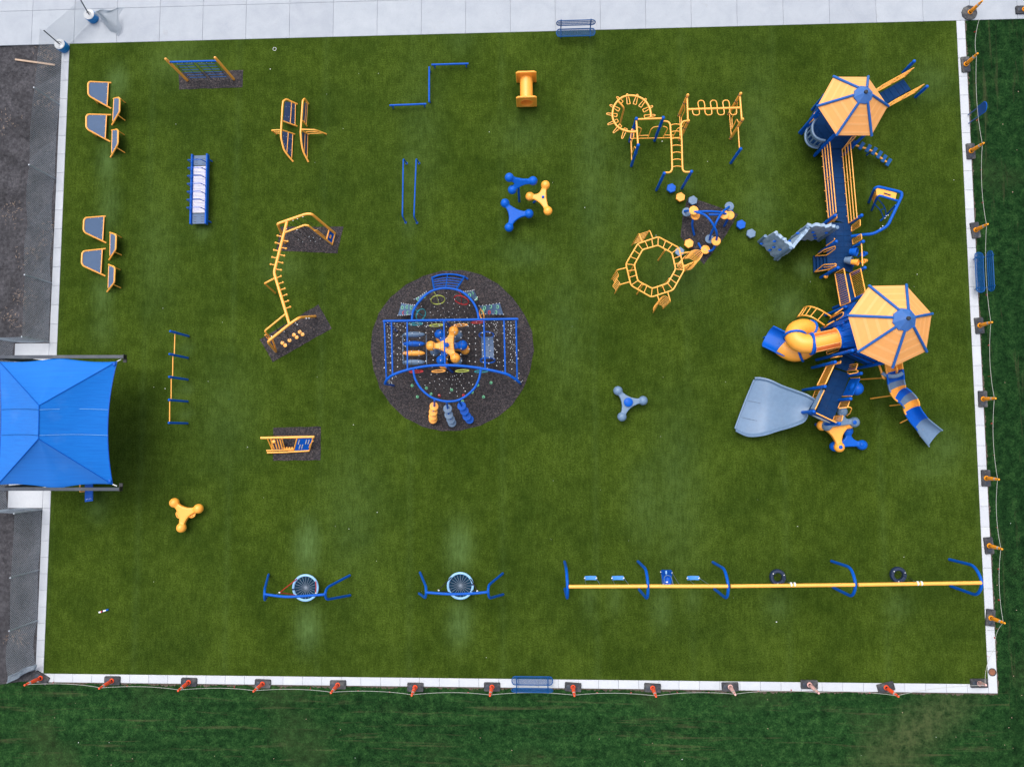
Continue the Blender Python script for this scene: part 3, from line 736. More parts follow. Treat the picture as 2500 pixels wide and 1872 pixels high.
def roll(u, v):
    p = lerp(lerp(ra, rb2, u), lerp(rd, rc, u), v); return p + Vector((.05 * math.sin(u * 11), .08 * math.sin(v * 6.2 + u * 3), .03 * math.sin(u * 14)))
part(o, "mesh_fabric", chain_link(roll, 1.6, .9, .045, 8, .008), "wire", kind="stuff")

# ================================================================== SLANTED JUMP PANELS, LEFT KERB
def jump_panel(V, frame, xb, xt, legs, rail, label, hmax=.60):
    hh = lambda x: max(.03, min(hmax, .04 + (hmax - .04) * (x - xb) / (xt - xb)))
    pts = [V(x, y, hh(x)) for x, y in frame]; e0, e1 = pts[0], pts[-1]
    c = (e0 + e1) / 2
    r = thing("jump_panel", label, "ramp panel", (c.x, c.y, 0), "slanted jump panels by the left kerb")
    T(r, "frame", "yellow", round_path([Vector((e0.x, e0.y, 0))] + pts[1:-1] + [Vector((e1.x, e1.y, 0))], .09), .040, 8)
    T(r, "lower_rail", "yellow", [V(x, y, hh(x) + .01) for x, y in rail], .026, 8)
    fp = [pts[1], pts[1] + (pts[2] - pts[1]) * 1] ; ol = [V(*rail[0], hh(rail[0][0]))] + pts[1:-1] + [V(*rail[1], hh(rail[1][0]))]
    pl = part(r, "panel", MB().panel(ol, .018), "panel_grey")
    cen = sum(ol, Vector()) / len(ol)
    for i in range(len(ol)):
        a, b = lerp(ol[i], cen, .10), lerp(ol[(i + 1) % len(ol)], cen, .10); n = max(1, int((b - a).length / .28))
        for k in range(n): part(pl, "bolt", MB().ball(lerp(a, b, (k + .5) / n) + Vector((0, 0, .012)), .012, 6, 4), "white")
    for (x0, y0), (x1, y1) in legs:
        T(r, "leg", "yellow", [V(x0, y0, hh(x0) - .02), V(x1, y1, 0)], .026, 8)
jump_panel(B, ((388, 562), (105, 552), (84, 578), (84, 715), (108, 752), (388, 908)), 388, 84, (((165, 785), (215, 845)), ((330, 562), (345, 590))), ((358, 568), (340, 872)),
  "wide grey panel in yellow frame, uppermost of the left column near the barrel")
jump_panel(B, ((388, 995), (85, 992), (58, 1020), (58, 1162), (84, 1200), (372, 1352)), 385, 58, (((140, 1235), (195, 1285)), ((300, 995), (312, 1020))), ((332, 1005), (315, 1312)),
  "wide grey panel in yellow frame, second from the top by the left kerb")
jump_panel(B, ((416, 775), (498, 765), (511, 788), (507, 958), (490, 985), (401, 1130)), 412, 509, (((512, 775), (586, 836)), ((488, 1003), (581, 1072))), ((432, 782), (416, 1085)),
  "narrow steep grey panel facing the uppermost wide one, upper group")
jump_panel(B, ((393, 1203), (473, 1195), (489, 1215), (485, 1390), (465, 1430), (383, 1564)), 390, 487, (((488, 1212), (570, 1268)), ((466, 1437), (578, 1507))), ((410, 1212), (402, 1512)),
  "narrow steep grey panel, lower one of the upper group")
jump_panel(C2, ((708, 316), (395, 344), (364, 380), (357, 542), (386, 588), (718, 746)), 705, 357, (((500, 640), (520, 668)), ((560, 330), (575, 350))), ((690, 328), (668, 706)),
  "wide grey panel in yellow frame, upper one of the lower group by the left kerb")
jump_panel(C2, ((710, 842), (365, 883), (335, 920), (327, 1075), (354, 1122), (702, 1282)), 702, 327, (((480, 1178), (500, 1200)), ((540, 862), (555, 885))), ((662, 856), (638, 1244)),
  "wide grey panel in yellow frame, lowest of the left column above the blue sail")
jump_panel(C2, ((778, 580), (868, 612), (885, 640), (878, 858), (855, 892), (766, 1020)), 778, 882, (((880, 612), (970, 663)), ((860, 897), (971, 946))), ((790, 602), (785, 960)),
  "narrow steep grey panel, upper one of the lower group")
jump_panel(C2, ((755, 1098), (848, 1135), (865, 1160), (855, 1390), (830, 1422), (733, 1537)), 755, 862, (((862, 1148), (947, 1183)), ((838, 1420), (958, 1476))), ((768, 1120), (756, 1480)),
  "narrow steep grey panel, lowest of all above the blue posts")

# ================================================================== BLUE ROPE NET WALL ON YELLOW POSTS
pa, pb = B(1420, 535), B(2048, 520)
r = thing("net_wall", "blue rope climbing net between two tall yellow posts on rubber", "climbing net", (pa + pb) / 2)
for p in (pa, pb):
    q = post(r, "post", "yellow", p, 2.12, .064); part(q, "clamp", MB().lathe(p + Vector((0, 0, 1.70)), [(.062, 0), (.062, .05)], 12), "navy")
T(r, "top_bar", "blue", [pa + Vector((0, 0, 1.78)), pb + Vector((0, 0, 1.78))], .045, 10)
for c0, c1 in ((.10, .46), (.54, .90)):
    for k in range(6): T(r, "rung_rope", "bench_blue", [lerp(pa, pb, c0 + .004) + Vector((0, 0, 1.52 - .25 * k)), lerp(pa, pb, c1 - .004) + Vector((0, 0, 1.52 - .25 * k))], .018, 6)
    for q in (c0, (c0 + c1) / 2, c1): T(r, "rope", "deck_blue", [lerp(pa, pb, q) + Vector((0, 0, 1.76)), lerp(pa, pb, q) + Vector((0, 0, .12))], .012, 5)
for q in (.1, .46, .54, .9): T(r, "anchor", "deck_blue", [lerp(pa, pb, q) + Vector((0, 0, .13)), lerp(pa, pb, q)], .014, 5)
for k in range(8): part(r, "ferrule", MB().ball(lerp(pa, pb, .16 + .1 * k) + Vector((0, -.03, 1.72)), .018, 6, 4), "knot")

# ================================================================== ROLLER TABLE
zt = .46
la, lb_, ra_, rb_ = D(368, 205, zt), D(336, 1482, zt), D(643, 195, zt), D(614, 1478, zt)
r = thing("roller_slide", "blue roller bed with white rollers and overhead hoops on the turf", "roller slide", ((la + rb_) / 2).xy.to_3d())
def rail_box(a, b, nm, side):
    a2, b2 = a.copy(), b.copy(); a2.z = b2.z = zt - .17; d = (b - a).normalized(); s = Vector((-d.y, d.x, 0)) * .045
    mb = MB(); mb.prism([a - s, b - s, b + s, a + s], Vector((0, 0, -.17)))
    rl = part(r, nm, mb, "blue"); T(rl, "top_tube", "blue", [a, b], .048, 10)
rail_box(la, lb_, "side_rail", 1); rail_box(ra_, rb_, "side_rail", -1)
def bed(t): return lerp(la, lb_, t) - Vector((0, 0, .08)), lerp(ra_, rb_, t) - Vector((0, 0, .08))
t0, t1 = .165, .838
for k in range(33):
    a, b = bed(t0 + (t1 - t0) * (k + .5) / 33); d = (b - a) * .09; T(r, "roller", "lilac", [a + d, b - d], .031, 8)
for s0, s1 in ((.012, .155), (.848, .992)):
    a, b = bed(s0); c, d = bed(s1); pl = part(r, "end_plate", MB().panel([lerp(a, b, .07), lerp(b, a, .07), lerp(d, c, .07), lerp(c, d, .07)], .02), "panel_grey")
    for q in (.32, .55, .80):
        for sx in (.26, .74):
            e, g = bed(s0 + (s1 - s0) * q); m = lerp(e, g, sx); v = (g - e).normalized() * .065
            part(pl, "slot", MB().tube([m - v + Vector((0, 0, .012)), m + v + Vector((0, 0, .012))], .008, 5), "black")
for k in range(7):
    t = .105 + .113 * k; a, b = lerp(la, lb_, t + .02), lerp(ra_, rb_, t + .02)
    u = (b - a).normalized()
    hp = [a + Vector((0, 0, -.02)), a + Vector((-.02, 0, .42)), b + Vector((.0, 0, .42)) - u * .08, b + Vector((0, 0, -.02))]
    T(r, "hoop", "blue", round_path(hp, .08), .021, 7)
for e in (.06, .94):
    for a, b in ((la, lb_), (ra_, rb_)):
        p = lerp(a, b, e); T(r, "leg", "blue", [p - Vector((0, 0, .1)), Vector((p.x + (.05 if a is ra_ else 0), p.y, 0))], .035, 8)

# ================================================================== PAIR OF FIN-SHAPED PARKOUR WALLS
def fin(main, xbf, xtf, legs, rails, panels, side, label, hm=.62, flip=1, stripes=False):
    h = lambda x, y: max(0, min(hm, hm * (xbf(y) - x) / (xbf(y) - xtf(y))))
    pts = [E(x, y, h(x, y)) for x, y in main]; c = (pts[0] + pts[-1]) / 2
    pts[0].z = 0; pts[-1].z = 0
    r = thing("parkour_fin", label, "parkour wall", (c.x, c.y, 0), "parkour fin walls")
    T(r, "top_tube", "yellow", smooth_path(pts, 4), .046, 10)
    for (x0, y0), (x1, y1) in legs: T(r, "leg", "yellow", [E(x0, y0, h(x0, y0)), E(x1, y1, 0)], .034, 8)
    for (x0, y0), (x1, y1) in rails: T(r, "rail", "yellow", [E(x0, y0, h(x0, y0) + .015), E(x1, y1, h(x1, y1) + .015)], .019, 7)
    for pl in panels:
        w_ = [E(x, y, h(x, y)) for x, y in pl]; o = part(r, "panel", MB().panel(w_, .015), "panel_dark")
        cen = sum(w_, Vector()) / len(w_)
        if stripes:
            part(o, "grip_plate", MB().panel([lerp(q, cen, .45) + Vector((-.012, 0, .02)) for q in w_], .012), "blue")
        else:
            for q in w_:
                for f_ in (.12, .5): part(o, "bolt", MB().ball(lerp(q, cen, f_) + Vector((0, 0, .015)), .011, 6, 4), "white")
    for sd in side: T(r, "side_rail", "yellow", round_path([E(*q) for q in sd[0]], .06), sd[1], 8)
    return r
fin(((658, 303), (530, 248), (440, 205), (385, 228), (352, 310), (318, 850), (315, 1000), (345, 1150), (400, 1310), (572, 1524)),
    lambda y: 655 - (y - 300) * .07, lambda y: 355 - (y - 310) * .068,
    (((358, 662), (657, 772)), ((340, 855), (607, 942))),
    (((540, 268), (512, 705)), ((622, 300), (612, 742)), ((470, 905), (440, 1335)), ((567, 945), (542, 1445))),
    (((400, 248), (530, 268), (505, 695), (365, 660)), ((545, 278), (615, 305), (605, 725), (520, 708)), ((345, 880), (462, 912), (436, 1310), (385, 1230), (345, 1090)), ((478, 920), (560, 948), (536, 1420), (448, 1330))),
    ((((300, 852, .62), (112, 860, .62), (222, 944, 0)), .036), (((300, 895, .35), (165, 897, .38)), .02), (((305, 926, .18), (192, 924, .2)), .02)),
    "left fin-shaped parkour wall, yellow tube with dark blue panels")
fin(((897, 298), (860, 245), (818, 192), (785, 225), (772, 310), (735, 850), (735, 950), (755, 1150), (795, 1320), (897, 1530)),
    lambda y: 893 - (y - 300) * .005, lambda y: 772 - (y - 310) * .062,
    (((775, 655), (868, 768)), ((750, 860), (908, 948))),
    (((850, 262), (818, 692)), ((882, 292), (850, 745)), ((826, 905), (812, 1330)), ((883, 948), (872, 1445))),
    (((812, 270), (842, 275), (815, 660), (782, 640)), ((855, 290), (876, 300), (848, 700), (825, 690)), ((765, 905), (818, 915), (808, 1310), (785, 1240)), ((832, 930), (876, 955), (868, 1400), (820, 1330))),
    ((((750, 842, .62), (1040, 850, .62), (1282, 940, 0)), .036), (((850, 892, .36), (1115, 886, .40)), .022), (((890, 934, .2), (1205, 918, .2)), .022)),
    "right fin-shaped parkour wall with long rail to the right", stripes=True)

# ================================================================== NINJA COURSE WITH PEG BEAM
r = thing("ninja_course", "long yellow peg beam course between two rubber patches", "climber", Fv(318, 385))
zt = 2.2
T(r, "arch_tube", "yellow", round_path(Fv.m((318, 385, 0), (240, 196, zt), (262, 184, zt), (530, 92, zt), (585, 95, zt), (817, 290, 0)), .25), .062, 10)
T(r, "arch_tube", "yellow", round_path(Fv.m((312, 282, zt), (515, 205, zt), (548, 210, zt), (792, 402, 0)), .25), .045, 10)
for a, b in (((760, 250, .5), (735, 348, .5)), ((817, 291, .02), (790, 402, .02))): T(r, "brace", "yellow", Fv.m(a, b), .035, 8)
pn = part(r, "panel", MB().panel(Fv.m((762, 262, .42), (810, 292, .05), (784, 390, .05), (740, 345, .42)), .02), "blue")
q = Fv.m((773, 305, .31), (785, 313, .22), (777, 345, .22), (765, 337, .31)); part(pn, "sign_plate", MB().panel([v + Vector((0, 0, .03)) for v in q], .02), "yellow")
T(r, "handle", "yellow", round_path(Fv.m((608, 266, 1.7), (618, 258, 1.72), (640, 258, 1.62), (722, 328, .75), (716, 344, .66), (704, 338, .72)), .05), .022, 7)
for x, y, x1, y1 in ((395, 160, 570, 348), (440, 143, 612, 375), (495, 123, 655, 242), (340, 182, 475, 288), (435, 255, 570, 360), (330, 245, 435, 346), (380, 262, 475, 373), (500, 212, 690, 352), (470, 222, 632, 392)):
    a = Fv(x, y, zt); b = Fv(x1, y1, .25); b = Vector((a.x, a.y, 0)) * .35 + Vector((b.x, b.y, 0)) * .65; b.z = .2
    T(r, "hanging_rope", "rope_black", [a, b], .012, 5)
    for t in (0, .97): part(r, "rope_bead", MB().ball(lerp(a, b, t), .024, 8, 5), "knot")
bp = Fv.m((334, 172, zt), (205, 680, zt), (214, 722, zt), (360, 1208, zt))
T(r, "peg_beam", "yellow", round_path(bp, .4), .068, 10)
for x, y, bx, by in ((240, 313, 280, 322), (220, 385, 265, 394), (203, 458, 250, 466), (187, 530, 232, 539), (170, 602, 215, 610), (340, 370, 300, 362), (325, 442, 280, 434), (308, 515, 262, 506), (290, 588, 244, 578), (275, 660, 228, 652),
        (272, 722, 222, 742), (293, 785, 245, 800), (312, 846, 262, 862), (330, 908, 282, 924), (347, 970, 300, 986), (367, 1032, 318, 1048)):
    a, b = Fv(bx, by, zt), Fv(x, y, zt); pg = T(r, "peg", "yellow", [a, b], .023, 7); part(pg, "peg_knob", MB().ball(b, .05, 10, 7), "yellow")
T(r, "support", "yellow", round_path(Fv.m((214, 740, zt), (108, 795, zt), (217, 892, 0)), .1), .042, 8)
T(r, "arch_tube", "yellow", round_path(Fv.m((320, 1102, zt), (108, 1275, zt), (128, 1302, 2.0), (160, 1338, 1.6), (185, 1352, 1.55), (226, 1480, 0)), .2), .042, 10)
T(r, "arch_tube", "yellow", round_path(Fv.m((620, 1127, 0), (455, 1140, zt), (360, 1206, zt), (146, 1378, zt), (150, 1398, 2.0), (222, 1482, 0)), .25), .062, 10)
T(r, "target_frame", "yellow", Fv.m((110, 1316, 1.8), (132, 1308, 1.8), (162, 1344, 1.5), (140, 1352, 1.5)), .024, 7, True)
for x, y, dbl, ax, ay in ((302, 1408, 1, 222, 1195), (360, 1370, 0, 290, 1140), (418, 1327, 1, 300, 1265), (477, 1297, 1, 345, 1120)):
    c = Fv(x, y, .30); a = Fv(ax, ay, zt)
    T(r, "hanging_rope", "rope_black", [Vector((lerp(a, c, .1).x, lerp(a, c, .1).y, zt)), c], .011, 5)
    for k, (dx, dy) in enumerate(((.07, -.06), (-.07, .06)) if dbl else ((0, 0),)):
        part(r, "step_disc", MB().lathe(c + Vector((dx, dy, -.03)), [(.07, 0), (.09, .02), (.09, .04), (.04, .055)], 14), "yellow")
for x, y in ((180, 1330), (305, 1280), (420, 1192), (438, 1210), (530, 1148), (557, 1146)): part(r, "rope_bead", MB().ball(Fv(x, y, 2.02), .03, 8, 5), "knot")
for x, y in ((305, 1280), (425, 1192)):
    a = Fv(x, y, 2.02); b = Fv(x + 55, y + 75, .5); T(r, "hanging_rope", "rope_black", [a, b], .010, 5)

# ================================================================== BALANCE BEAMS
def beam(a, b, f1, f2, label):
    p, q = I(*a, .30), I(*b, .30); c = (p + q) / 2
    r = thing("balance_beam", label, "balance beam", (c.x, c.y, 0), "blue balance beams in a zigzag")
    T(r, "beam", "blue", [p, lerp(p, q, .5), q], .045, 12)
    for t, f in ((.07, f1), (.93, f2)):
        m = lerp(p, q, t); T(r, "leg", "blue", [m - Vector((0, 0, .02)), Vector((m.x, m.y, 0))], .035, 8)
beam((112, 1286), (1015, 1250), (175, 1370), (998, 1325), "blue balance beam, lowest and leftmost of the zigzag")
beam((1086, 340), (1083, 1208), (1118, 450), (1098, 1245), "blue balance beam, middle one running up the picture")
beam((1142, 288), (2048, 262), (1198, 360), (2020, 345), "blue balance beam, uppermost and rightmost of the zigzag")

# ================================================================== YELLOW CRAWL TUNNEL
c0, c1 = J(985, 640), J(995, 1480); ax = (c1 - c0).normalized(); sx = Vector((-ax.y, ax.x, 0))
r = thing("crawl_tunnel", "yellow plastic crawl tunnel with square end plates", "tunnel", (c0 + c1) / 2)
RT, zc = .31, .46
def ring_pts(c, rad, n=28): return [c + sx * (rad * math.cos(2 * math.pi * k / n)) + Vector((0, 0, zc + rad * math.sin(2 * math.pi * k / n))) for k in range(n)]
mb = MB(); mb.grid([ring_pts(lerp(c0, c1, t), RT) + [ring_pts(lerp(c0, c1, t), RT)[0]] for t in (0, .33, .66, 1)])
mb.grid([list(reversed(ring_pts(lerp(c0, c1, t), RT - .02) + [ring_pts(lerp(c0, c1, t), RT - .02)[0]])) for t in (0, .5, 1)])
part(r, "tube", mb, "yellow_plastic")
for c, dr in ((c0, -1), (c1, 1)):
    mb = MB(); n = 28; W2, HT = .45, .98
    for off in (0, .07 * dr):
        cc = c + ax * off; inner = ring_pts(cc, RT - .02); outer = []
        for k in range(n):
            a = 2 * math.pi * (k) / n; cx_, sy_ = math.cos(a), math.sin(a); s = min(W2 / max(abs(cx_), 1e-6), (HT - zc if sy_ > 0 else zc) / max(abs(sy_), 1e-6))
            outer.append(cc + sx * (cx_ * s) + Vector((0, 0, zc + sy_ * s)))
        mb.grid([inner + [inner[0]], outer + [outer[0]]])
        if off == 0: o_in, o_out = inner, outer
        else: mb.grid([o_out + [o_out[0]], outer + [outer[0]]]); mb.grid([inner + [inner[0]], o_in + [o_in[0]]])
    pl = part(r, "end_plate", mb, "yellow_plastic")
    e = [c + ax * (.035 * dr) + sx * s + Vector((0, 0, z)) for s, z in ((-W2, .03), (-W2, HT - .05), (-W2 + .05, HT), (W2 - .05, HT), (W2, HT - .05), (W2, .03))]
    part(pl, "rim", MB().tube(e, .05, 8), "yellow_plastic")
    rp = ring_pts(c + ax * (.075 * dr), RT + .015); part(pl, "hole_lip", MB().tube(rp, .018, 6, True), "yellow_plastic")

# ================================================================== PARALLEL BARS
for p0, p1, f0, f1, lab in (((215, 148), (196, 1380), (285, 255), (266, 1512), "left one of the two long blue hand bars"), ((490, 148), (441, 1385), (551, 252), (507, 1517), "right one of the two long blue hand bars")):
    a, b = K(*p0, .72), K(*p1, .72); r = thing("parallel_bar", lab, "bar", K(*f0), "blue parallel bars")
    T(r, "bar", "blue", round_path([K(*f0, 0), a, b, K(*f1, 0)], .16, 5), .034, 10)
    for f in (f0, f1): part(r, "foot_flange", MB().lathe(K(*f, 0), [(.06, 0), (.06, .012), (.038, .018)], 12), "blue")

# ================================================================== THREE-LOBED BOULDERS
def qcurve(a, m, b, t):
    c = m * 2 - (a + b) * .5; return a * (1 - t) ** 2 + c * (2 * t * (1 - t)) + b * t * t
def lobes(par, name, balls, rb, mat, cen=None, web=.40):
    c = cen if cen is not None else sum(balls, Vector()) / 3
    mb = MB()
    for b in balls:
        mb.ball(b, rb, 16, 11)
        mb.tube([lerp(c, b, .55), b], rb * .48, 10)
    nrm = (balls[1] - balls[0]).cross(balls[2] - balls[0]).normalized(); nrm = nrm if nrm.z > 0 else -nrm
    od = sorted(balls, key=lambda b: math.atan2((b - c).y, (b - c).x)); ol = []
    for i in range(3):
        a, b = od[i], od[(i + 1) % 3]; da, db = a - c, b - c
        pa_ = c + da * .78 + nrm.cross(da).normalized() * rb * .52; pb_ = c + db * .78 - nrm.cross(db).normalized() * rb * .52
        mid = c + (da + db).normalized() * (da.length + db.length) * .5 * web
        ol += [qcurve(pa_, mid, pb_, k / 7) for k in range(8)]
    th = rb * .95; mb.prism([p - nrm * th * .5 for p in ol], nrm * th)
    o = part(par, name, mb, mat)
    md = o.modifiers.new("blend", 'REMESH'); md.mode = 'VOXEL'; md.voxel_size = rb * .13; md.use_smooth_shade = True
    sm = o.modifiers.new("soften", 'SMOOTH'); sm.factor = .6; sm.iterations = 5
    return o, c
def boulder(V, pts, hs_, rb, mat, label, base, group, pr=.05, cap=None, capr=.06):
    balls = [V(x, y, h) for (x, y), h in zip(pts, hs_)]
    b = V(*base); r = thing("lobed_boulder", label, "boulder", b, group)
    o, c = lobes(r, "body", balls, rb, mat)
    T(r, "post", "blue", [b, c], pr, 12)
    if cap: q = V(*cap); part(r, "cap", MB().lathe(q, [(capr * 1.25, -.03), (capr * 1.25, .0), (capr, .03), (capr * .4, .045)], 18), "blue")
    return r
GL = "three-lobed climbing boulders"
boulder(L, ((325, 230), (890, 310), (395, 520)), (1.75, 1.55, 1.35), .215, "blue_plastic", "tilted blue three-lobed boulder raised on a tall post", (562, 800), GL, .055)
boulder(L, ((1185, 410), (815, 680), (1245, 1025)), (1.2, 1.0, 1.15), .215, "yellow_plastic", "yellow three-lobed boulder between the blue balance bars and the climbing frame, blue cap", (905, 822), GL, .05, (1128, 690, 1.27), .055)
boulder(L, ((225, 840), (795, 1090), (320, 1415)), (.62, .55, .5), .22, "blue_plastic", "low blue three-lobed boulder beside the yellow one", (440, 1150), GL, .09)
boulder(View(1480, 920, 13.8), ((395, 465), (1240, 795), (530, 1340)), (.42, .42, .42), .225, "grey_plastic", "pale grey three-lobed spinner with blue hub alone on the turf", (735, 865), GL, .1, (748, 850, .62), .17)
r = boulder(W, ((455, 470), (1205, 655), (675, 1245)), (.40, .40, .40), .235, "yellow_plastic", "yellow three-lobed boulder alone on the turf at lower left", (775, 800), GL, .1)
for x, y in ((638, 822), (985, 800)):
    c = W(x, y, .47 if x < 800 else .36); d_ = part(r, "disc", MB().lathe(c, [(.20, -.06), (.215, -.03), (.215, .02), (.17, .035), (.165, .02)], 22), "yellow_plastic")
    for k in range(4): part(d_, "slot", MB().tube([c + Vector((.15 * math.cos(a), .15 * math.sin(a), .028)) for a in (k * 1.57 + .2, k * 1.57 + .5, k * 1.57 + .8)], .008, 5), "black")

# ================================================================== CHIN-UP BARS
TP = View(390, 780, 5.914)
bs = [TP(417, 241), TP(407, 555), TP(403, 867), TP(401, 1183), TP(399, 1497)]
r = thing("pull_up_bars", "row of five blue posts joined by yellow bars at rising heights", "pull-up bars", bs[2])
for b in bs:
    q = post(r, "post", "blue", b, 1.74, .052); part(q, "cap", MB().ball(b + Vector((0, 0, 1.72)), .056, 10, 6), "blue_plastic")
for i, h in enumerate((1.30, 1.42, 1.54, 1.66)):
    br = T(r, "bar", "yellow", [bs[i] + Vector((0, 0, h)), bs[i + 1] + Vector((0, 0, h))], .024, 8)
    for b in (bs[i], bs[i + 1]): part(br, "clamp", MB().lathe(b + Vector((0, 0, h - .05)), [(.062, 0), (.062, .10)], 12), "blue")

# ================================================================== ACTIVITY FRAME ON RUBBER
r = thing("activity_frame", "yellow framed play panel with slotted blue board on a rubber patch", "play panel", U(900, 1020))
zt = .75
T(r, "top_tube", "yellow", U.m((205, 600, zt), (900, 585, zt), (1812, 566, zt)), .058, 10)
for a, b in (((402, 615, zt), (565, 985, 0)), ((515, 615, zt), (560, 1020, 0)), ((838, 615, zt), (912, 905, .1)), ((1295, 600, zt), (1195, 985, 0)), ((1770, 590, zt), (1655, 990, 0))): T(r, "leg", "yellow", U.m(a, b), .032, 8)
T(r, "lower_tube", "yellow", U.m((378, 975, .14), (870, 960, .14), (1180, 945, .14)), .034, 8)
T(r, "lower_tube", "yellow", U.m((398, 1040, .09), (950, 1025, .09), (1665, 982, .09)), .042, 8)
hz = lambda y: .72 - .62 * (y - 610) / 360
pn = part(r, "left_board", MB().panel([U(x, y, hz(y)) for x, y in ((470, 640), (835, 640), (880, 940), (585, 945))], .02), "navy")
for x0, x1 in ((485, 600), (590, 685), (680, 765), (760, 845)): part(pn, "slat", MB().panel([U(x, y, hz(y) + .03) for x, y in ((x0, 645), (x0 + 38, 645), (x1 + 25, 925), (x1 - 12, 925))], .02), "yellow")
c = U(588, 700, hz(700) + .07); part(pn, "knob", MB().lathe(c, [(.09, -.04), (.09, .0), (.05, .02)], 16), "yellow")
pn = part(r, "right_board", MB().panel([U(x, y, hz(y)) for x, y in ((1322, 612), (1752, 605), (1640, 958), (1222, 972))], .02), "blue")
for x, y in ((1350, 725), (1565, 720), (1640, 720), (1375, 860), (1450, 860)):
    part(pn, "slot_bar", MB().tube([U(x + 18, y - 62, hz(y - 62) + .02), U(x - 18, y + 62, hz(y + 62) + .02)], .022, 7), "reflect")
part(pn, "hook", MB().tube(round_path(U.m((1770, 690, .6), (1690, 780, .42), (1655, 880, .25)), .05), .028, 7), "yellow")
for k in range(4):
    part(r, "bead", MB().ball(U(905 + 82 * k, 905, .16), .055, 10, 7), "yellow"); part(r, "bead", MB().ball(U(930 + 82 * k, 945, .14), .05, 10, 7), "yellow")

# ================================================================== SHADE SAIL
hz0 = 3.25
r = thing("shade_canopy", "blue shade sail on grey cantilever beams at the left edge", "shade sail", P(135, 898))
for y, (xa, xb_), bpx in ((247, (-60, 1050), (128, 899)), (1357, (-60, 1015), (124, 1180))):
    a, b = X(xa, y, hz0), X(xb_, y - (2 if y < 500 else 0), hz0)
    d = (b - a).normalized(); ang = math.atan2(d.y, d.x); m = (a + b) / 2
    bm = part(r, "beam", MB().box(m, ((b - a).length, .14, .20), rotz(ang)), "beam_grey")
    part(bm, "end_cap", MB().box(b + d * .012, (.03, .20, .25), rotz(ang)), "black")
    sgn = -1 if y < 500 else 1
    part(bm, "corner_plate", MB().box(b + Vector((-.05, .16 * sgn, -.12)), (.16, .16, .05), rotz(ang)), "black")
    base = Vector((a.x + .35, a.y, 0)); part(r, "column", MB().box((base.x, base.y, hz0 / 2 - .06), (.22, .22, hz0 - .12)), "beam_grey")
    part(r, "base_plate", MB().box((base.x, base.y, .02), (.45, .45, .025)), "beam_grey")
TLc, TRc, BRc, BLc = X(-6, 284, hz0), X(985, 284, hz0 - .05), X(948, 1318, hz0 - .05), X(-20, 1322, hz0)
R1, R2 = X(330, 655, 4.9), X(325, 935, 4.9)
topm, botm, rgtm, lftm = X(505, 247, hz0 + .02), X(470, 1357, hz0 + .02), X(908, 800, hz0 + .12), X(8, 800, hz0 + .12)
def qcurve(a, m, b, t):
    c = m * 2 - (a + b) * .5; return a * (1 - t) ** 2 + c * (2 * t * (1 - t)) + b * t * t
def two(a, m, b, t, sag):       # edge tied at its middle: two shallow scallops
    if t < .5: p = lerp(a, m, t * 2); s = t * 2
    else: p = lerp(m, b, t * 2 - 1); s = t * 2 - 1
    return p + sag * (4 * s * (1 - s))
def face(edge, ridge, n=16, m=10):
    rows = []
    for j in range(m + 1):
        v = j / m; row = []
        for i in range(n + 1):
            u = i / n; p = lerp(edge(u), ridge(u), v); p.z -= .10 * math.sin(v * math.pi) * math.sin(u * math.pi) - .0; row.append(p)
        rows.append(row)
    return rows
mb = MB()
inn = Vector((0, -.13, 0))
mb.grid(face(lambda u: two(TLc, topm, TRc, u, Vector((0, -.10, 0))), lambda u: R1))
mb.grid(face(lambda u: qcurve(TRc, rgtm, BRc, u), lambda u: lerp(R1, R2, u)))
mb.grid(face(lambda u: two(BRc, botm, BLc, u, Vector((0, .10, 0))), lambda u: R2))
mb.grid(face(lambda u: qcurve(BLc, lftm, TLc, u), lambda u: lerp(R2, R1, u)))
sail = part(r, "sail", mb, "sail")
for a, b in ((TLc, R1), (TRc, R1), (BRc, R2), (BLc, R2), (R1, R2)): part(sail, "seam", MB().tube([lerp(a, b, t) + Vector((0, 0, .012 - (0 if a is R1 else .0))) for t in (0, .25, .5, .75, 1)], .018, 5), "blue")
part(sail, "edge_cable", MB().tube([qcurve(TRc, rgtm, BRc, t / 14) for t in range(15)], .022, 6), "blue")
part(sail, "edge_cable", MB().tube([qcurve(BLc, lftm, TLc, t / 14) for t in range(15)], .022, 6), "blue")
for y in (690, 906):
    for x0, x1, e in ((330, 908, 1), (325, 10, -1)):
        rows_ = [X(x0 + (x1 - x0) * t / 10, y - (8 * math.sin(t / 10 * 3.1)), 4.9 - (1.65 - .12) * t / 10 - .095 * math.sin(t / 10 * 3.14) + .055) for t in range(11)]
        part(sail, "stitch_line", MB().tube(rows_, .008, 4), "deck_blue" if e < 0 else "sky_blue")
for c, q in ((TRc, X(1020, 266, hz0 - .06)), (BRc, X(985, 1332, hz0 - .06))):
    part(sail, "turnbuckle", MB().tube([c, q], .02, 6), "white"); part(sail, "corner_patch", MB().ball(c + (lerp(R1, R2, .5) - c) * .05, .10, 10, 6, 1, 1, .25), "blue")

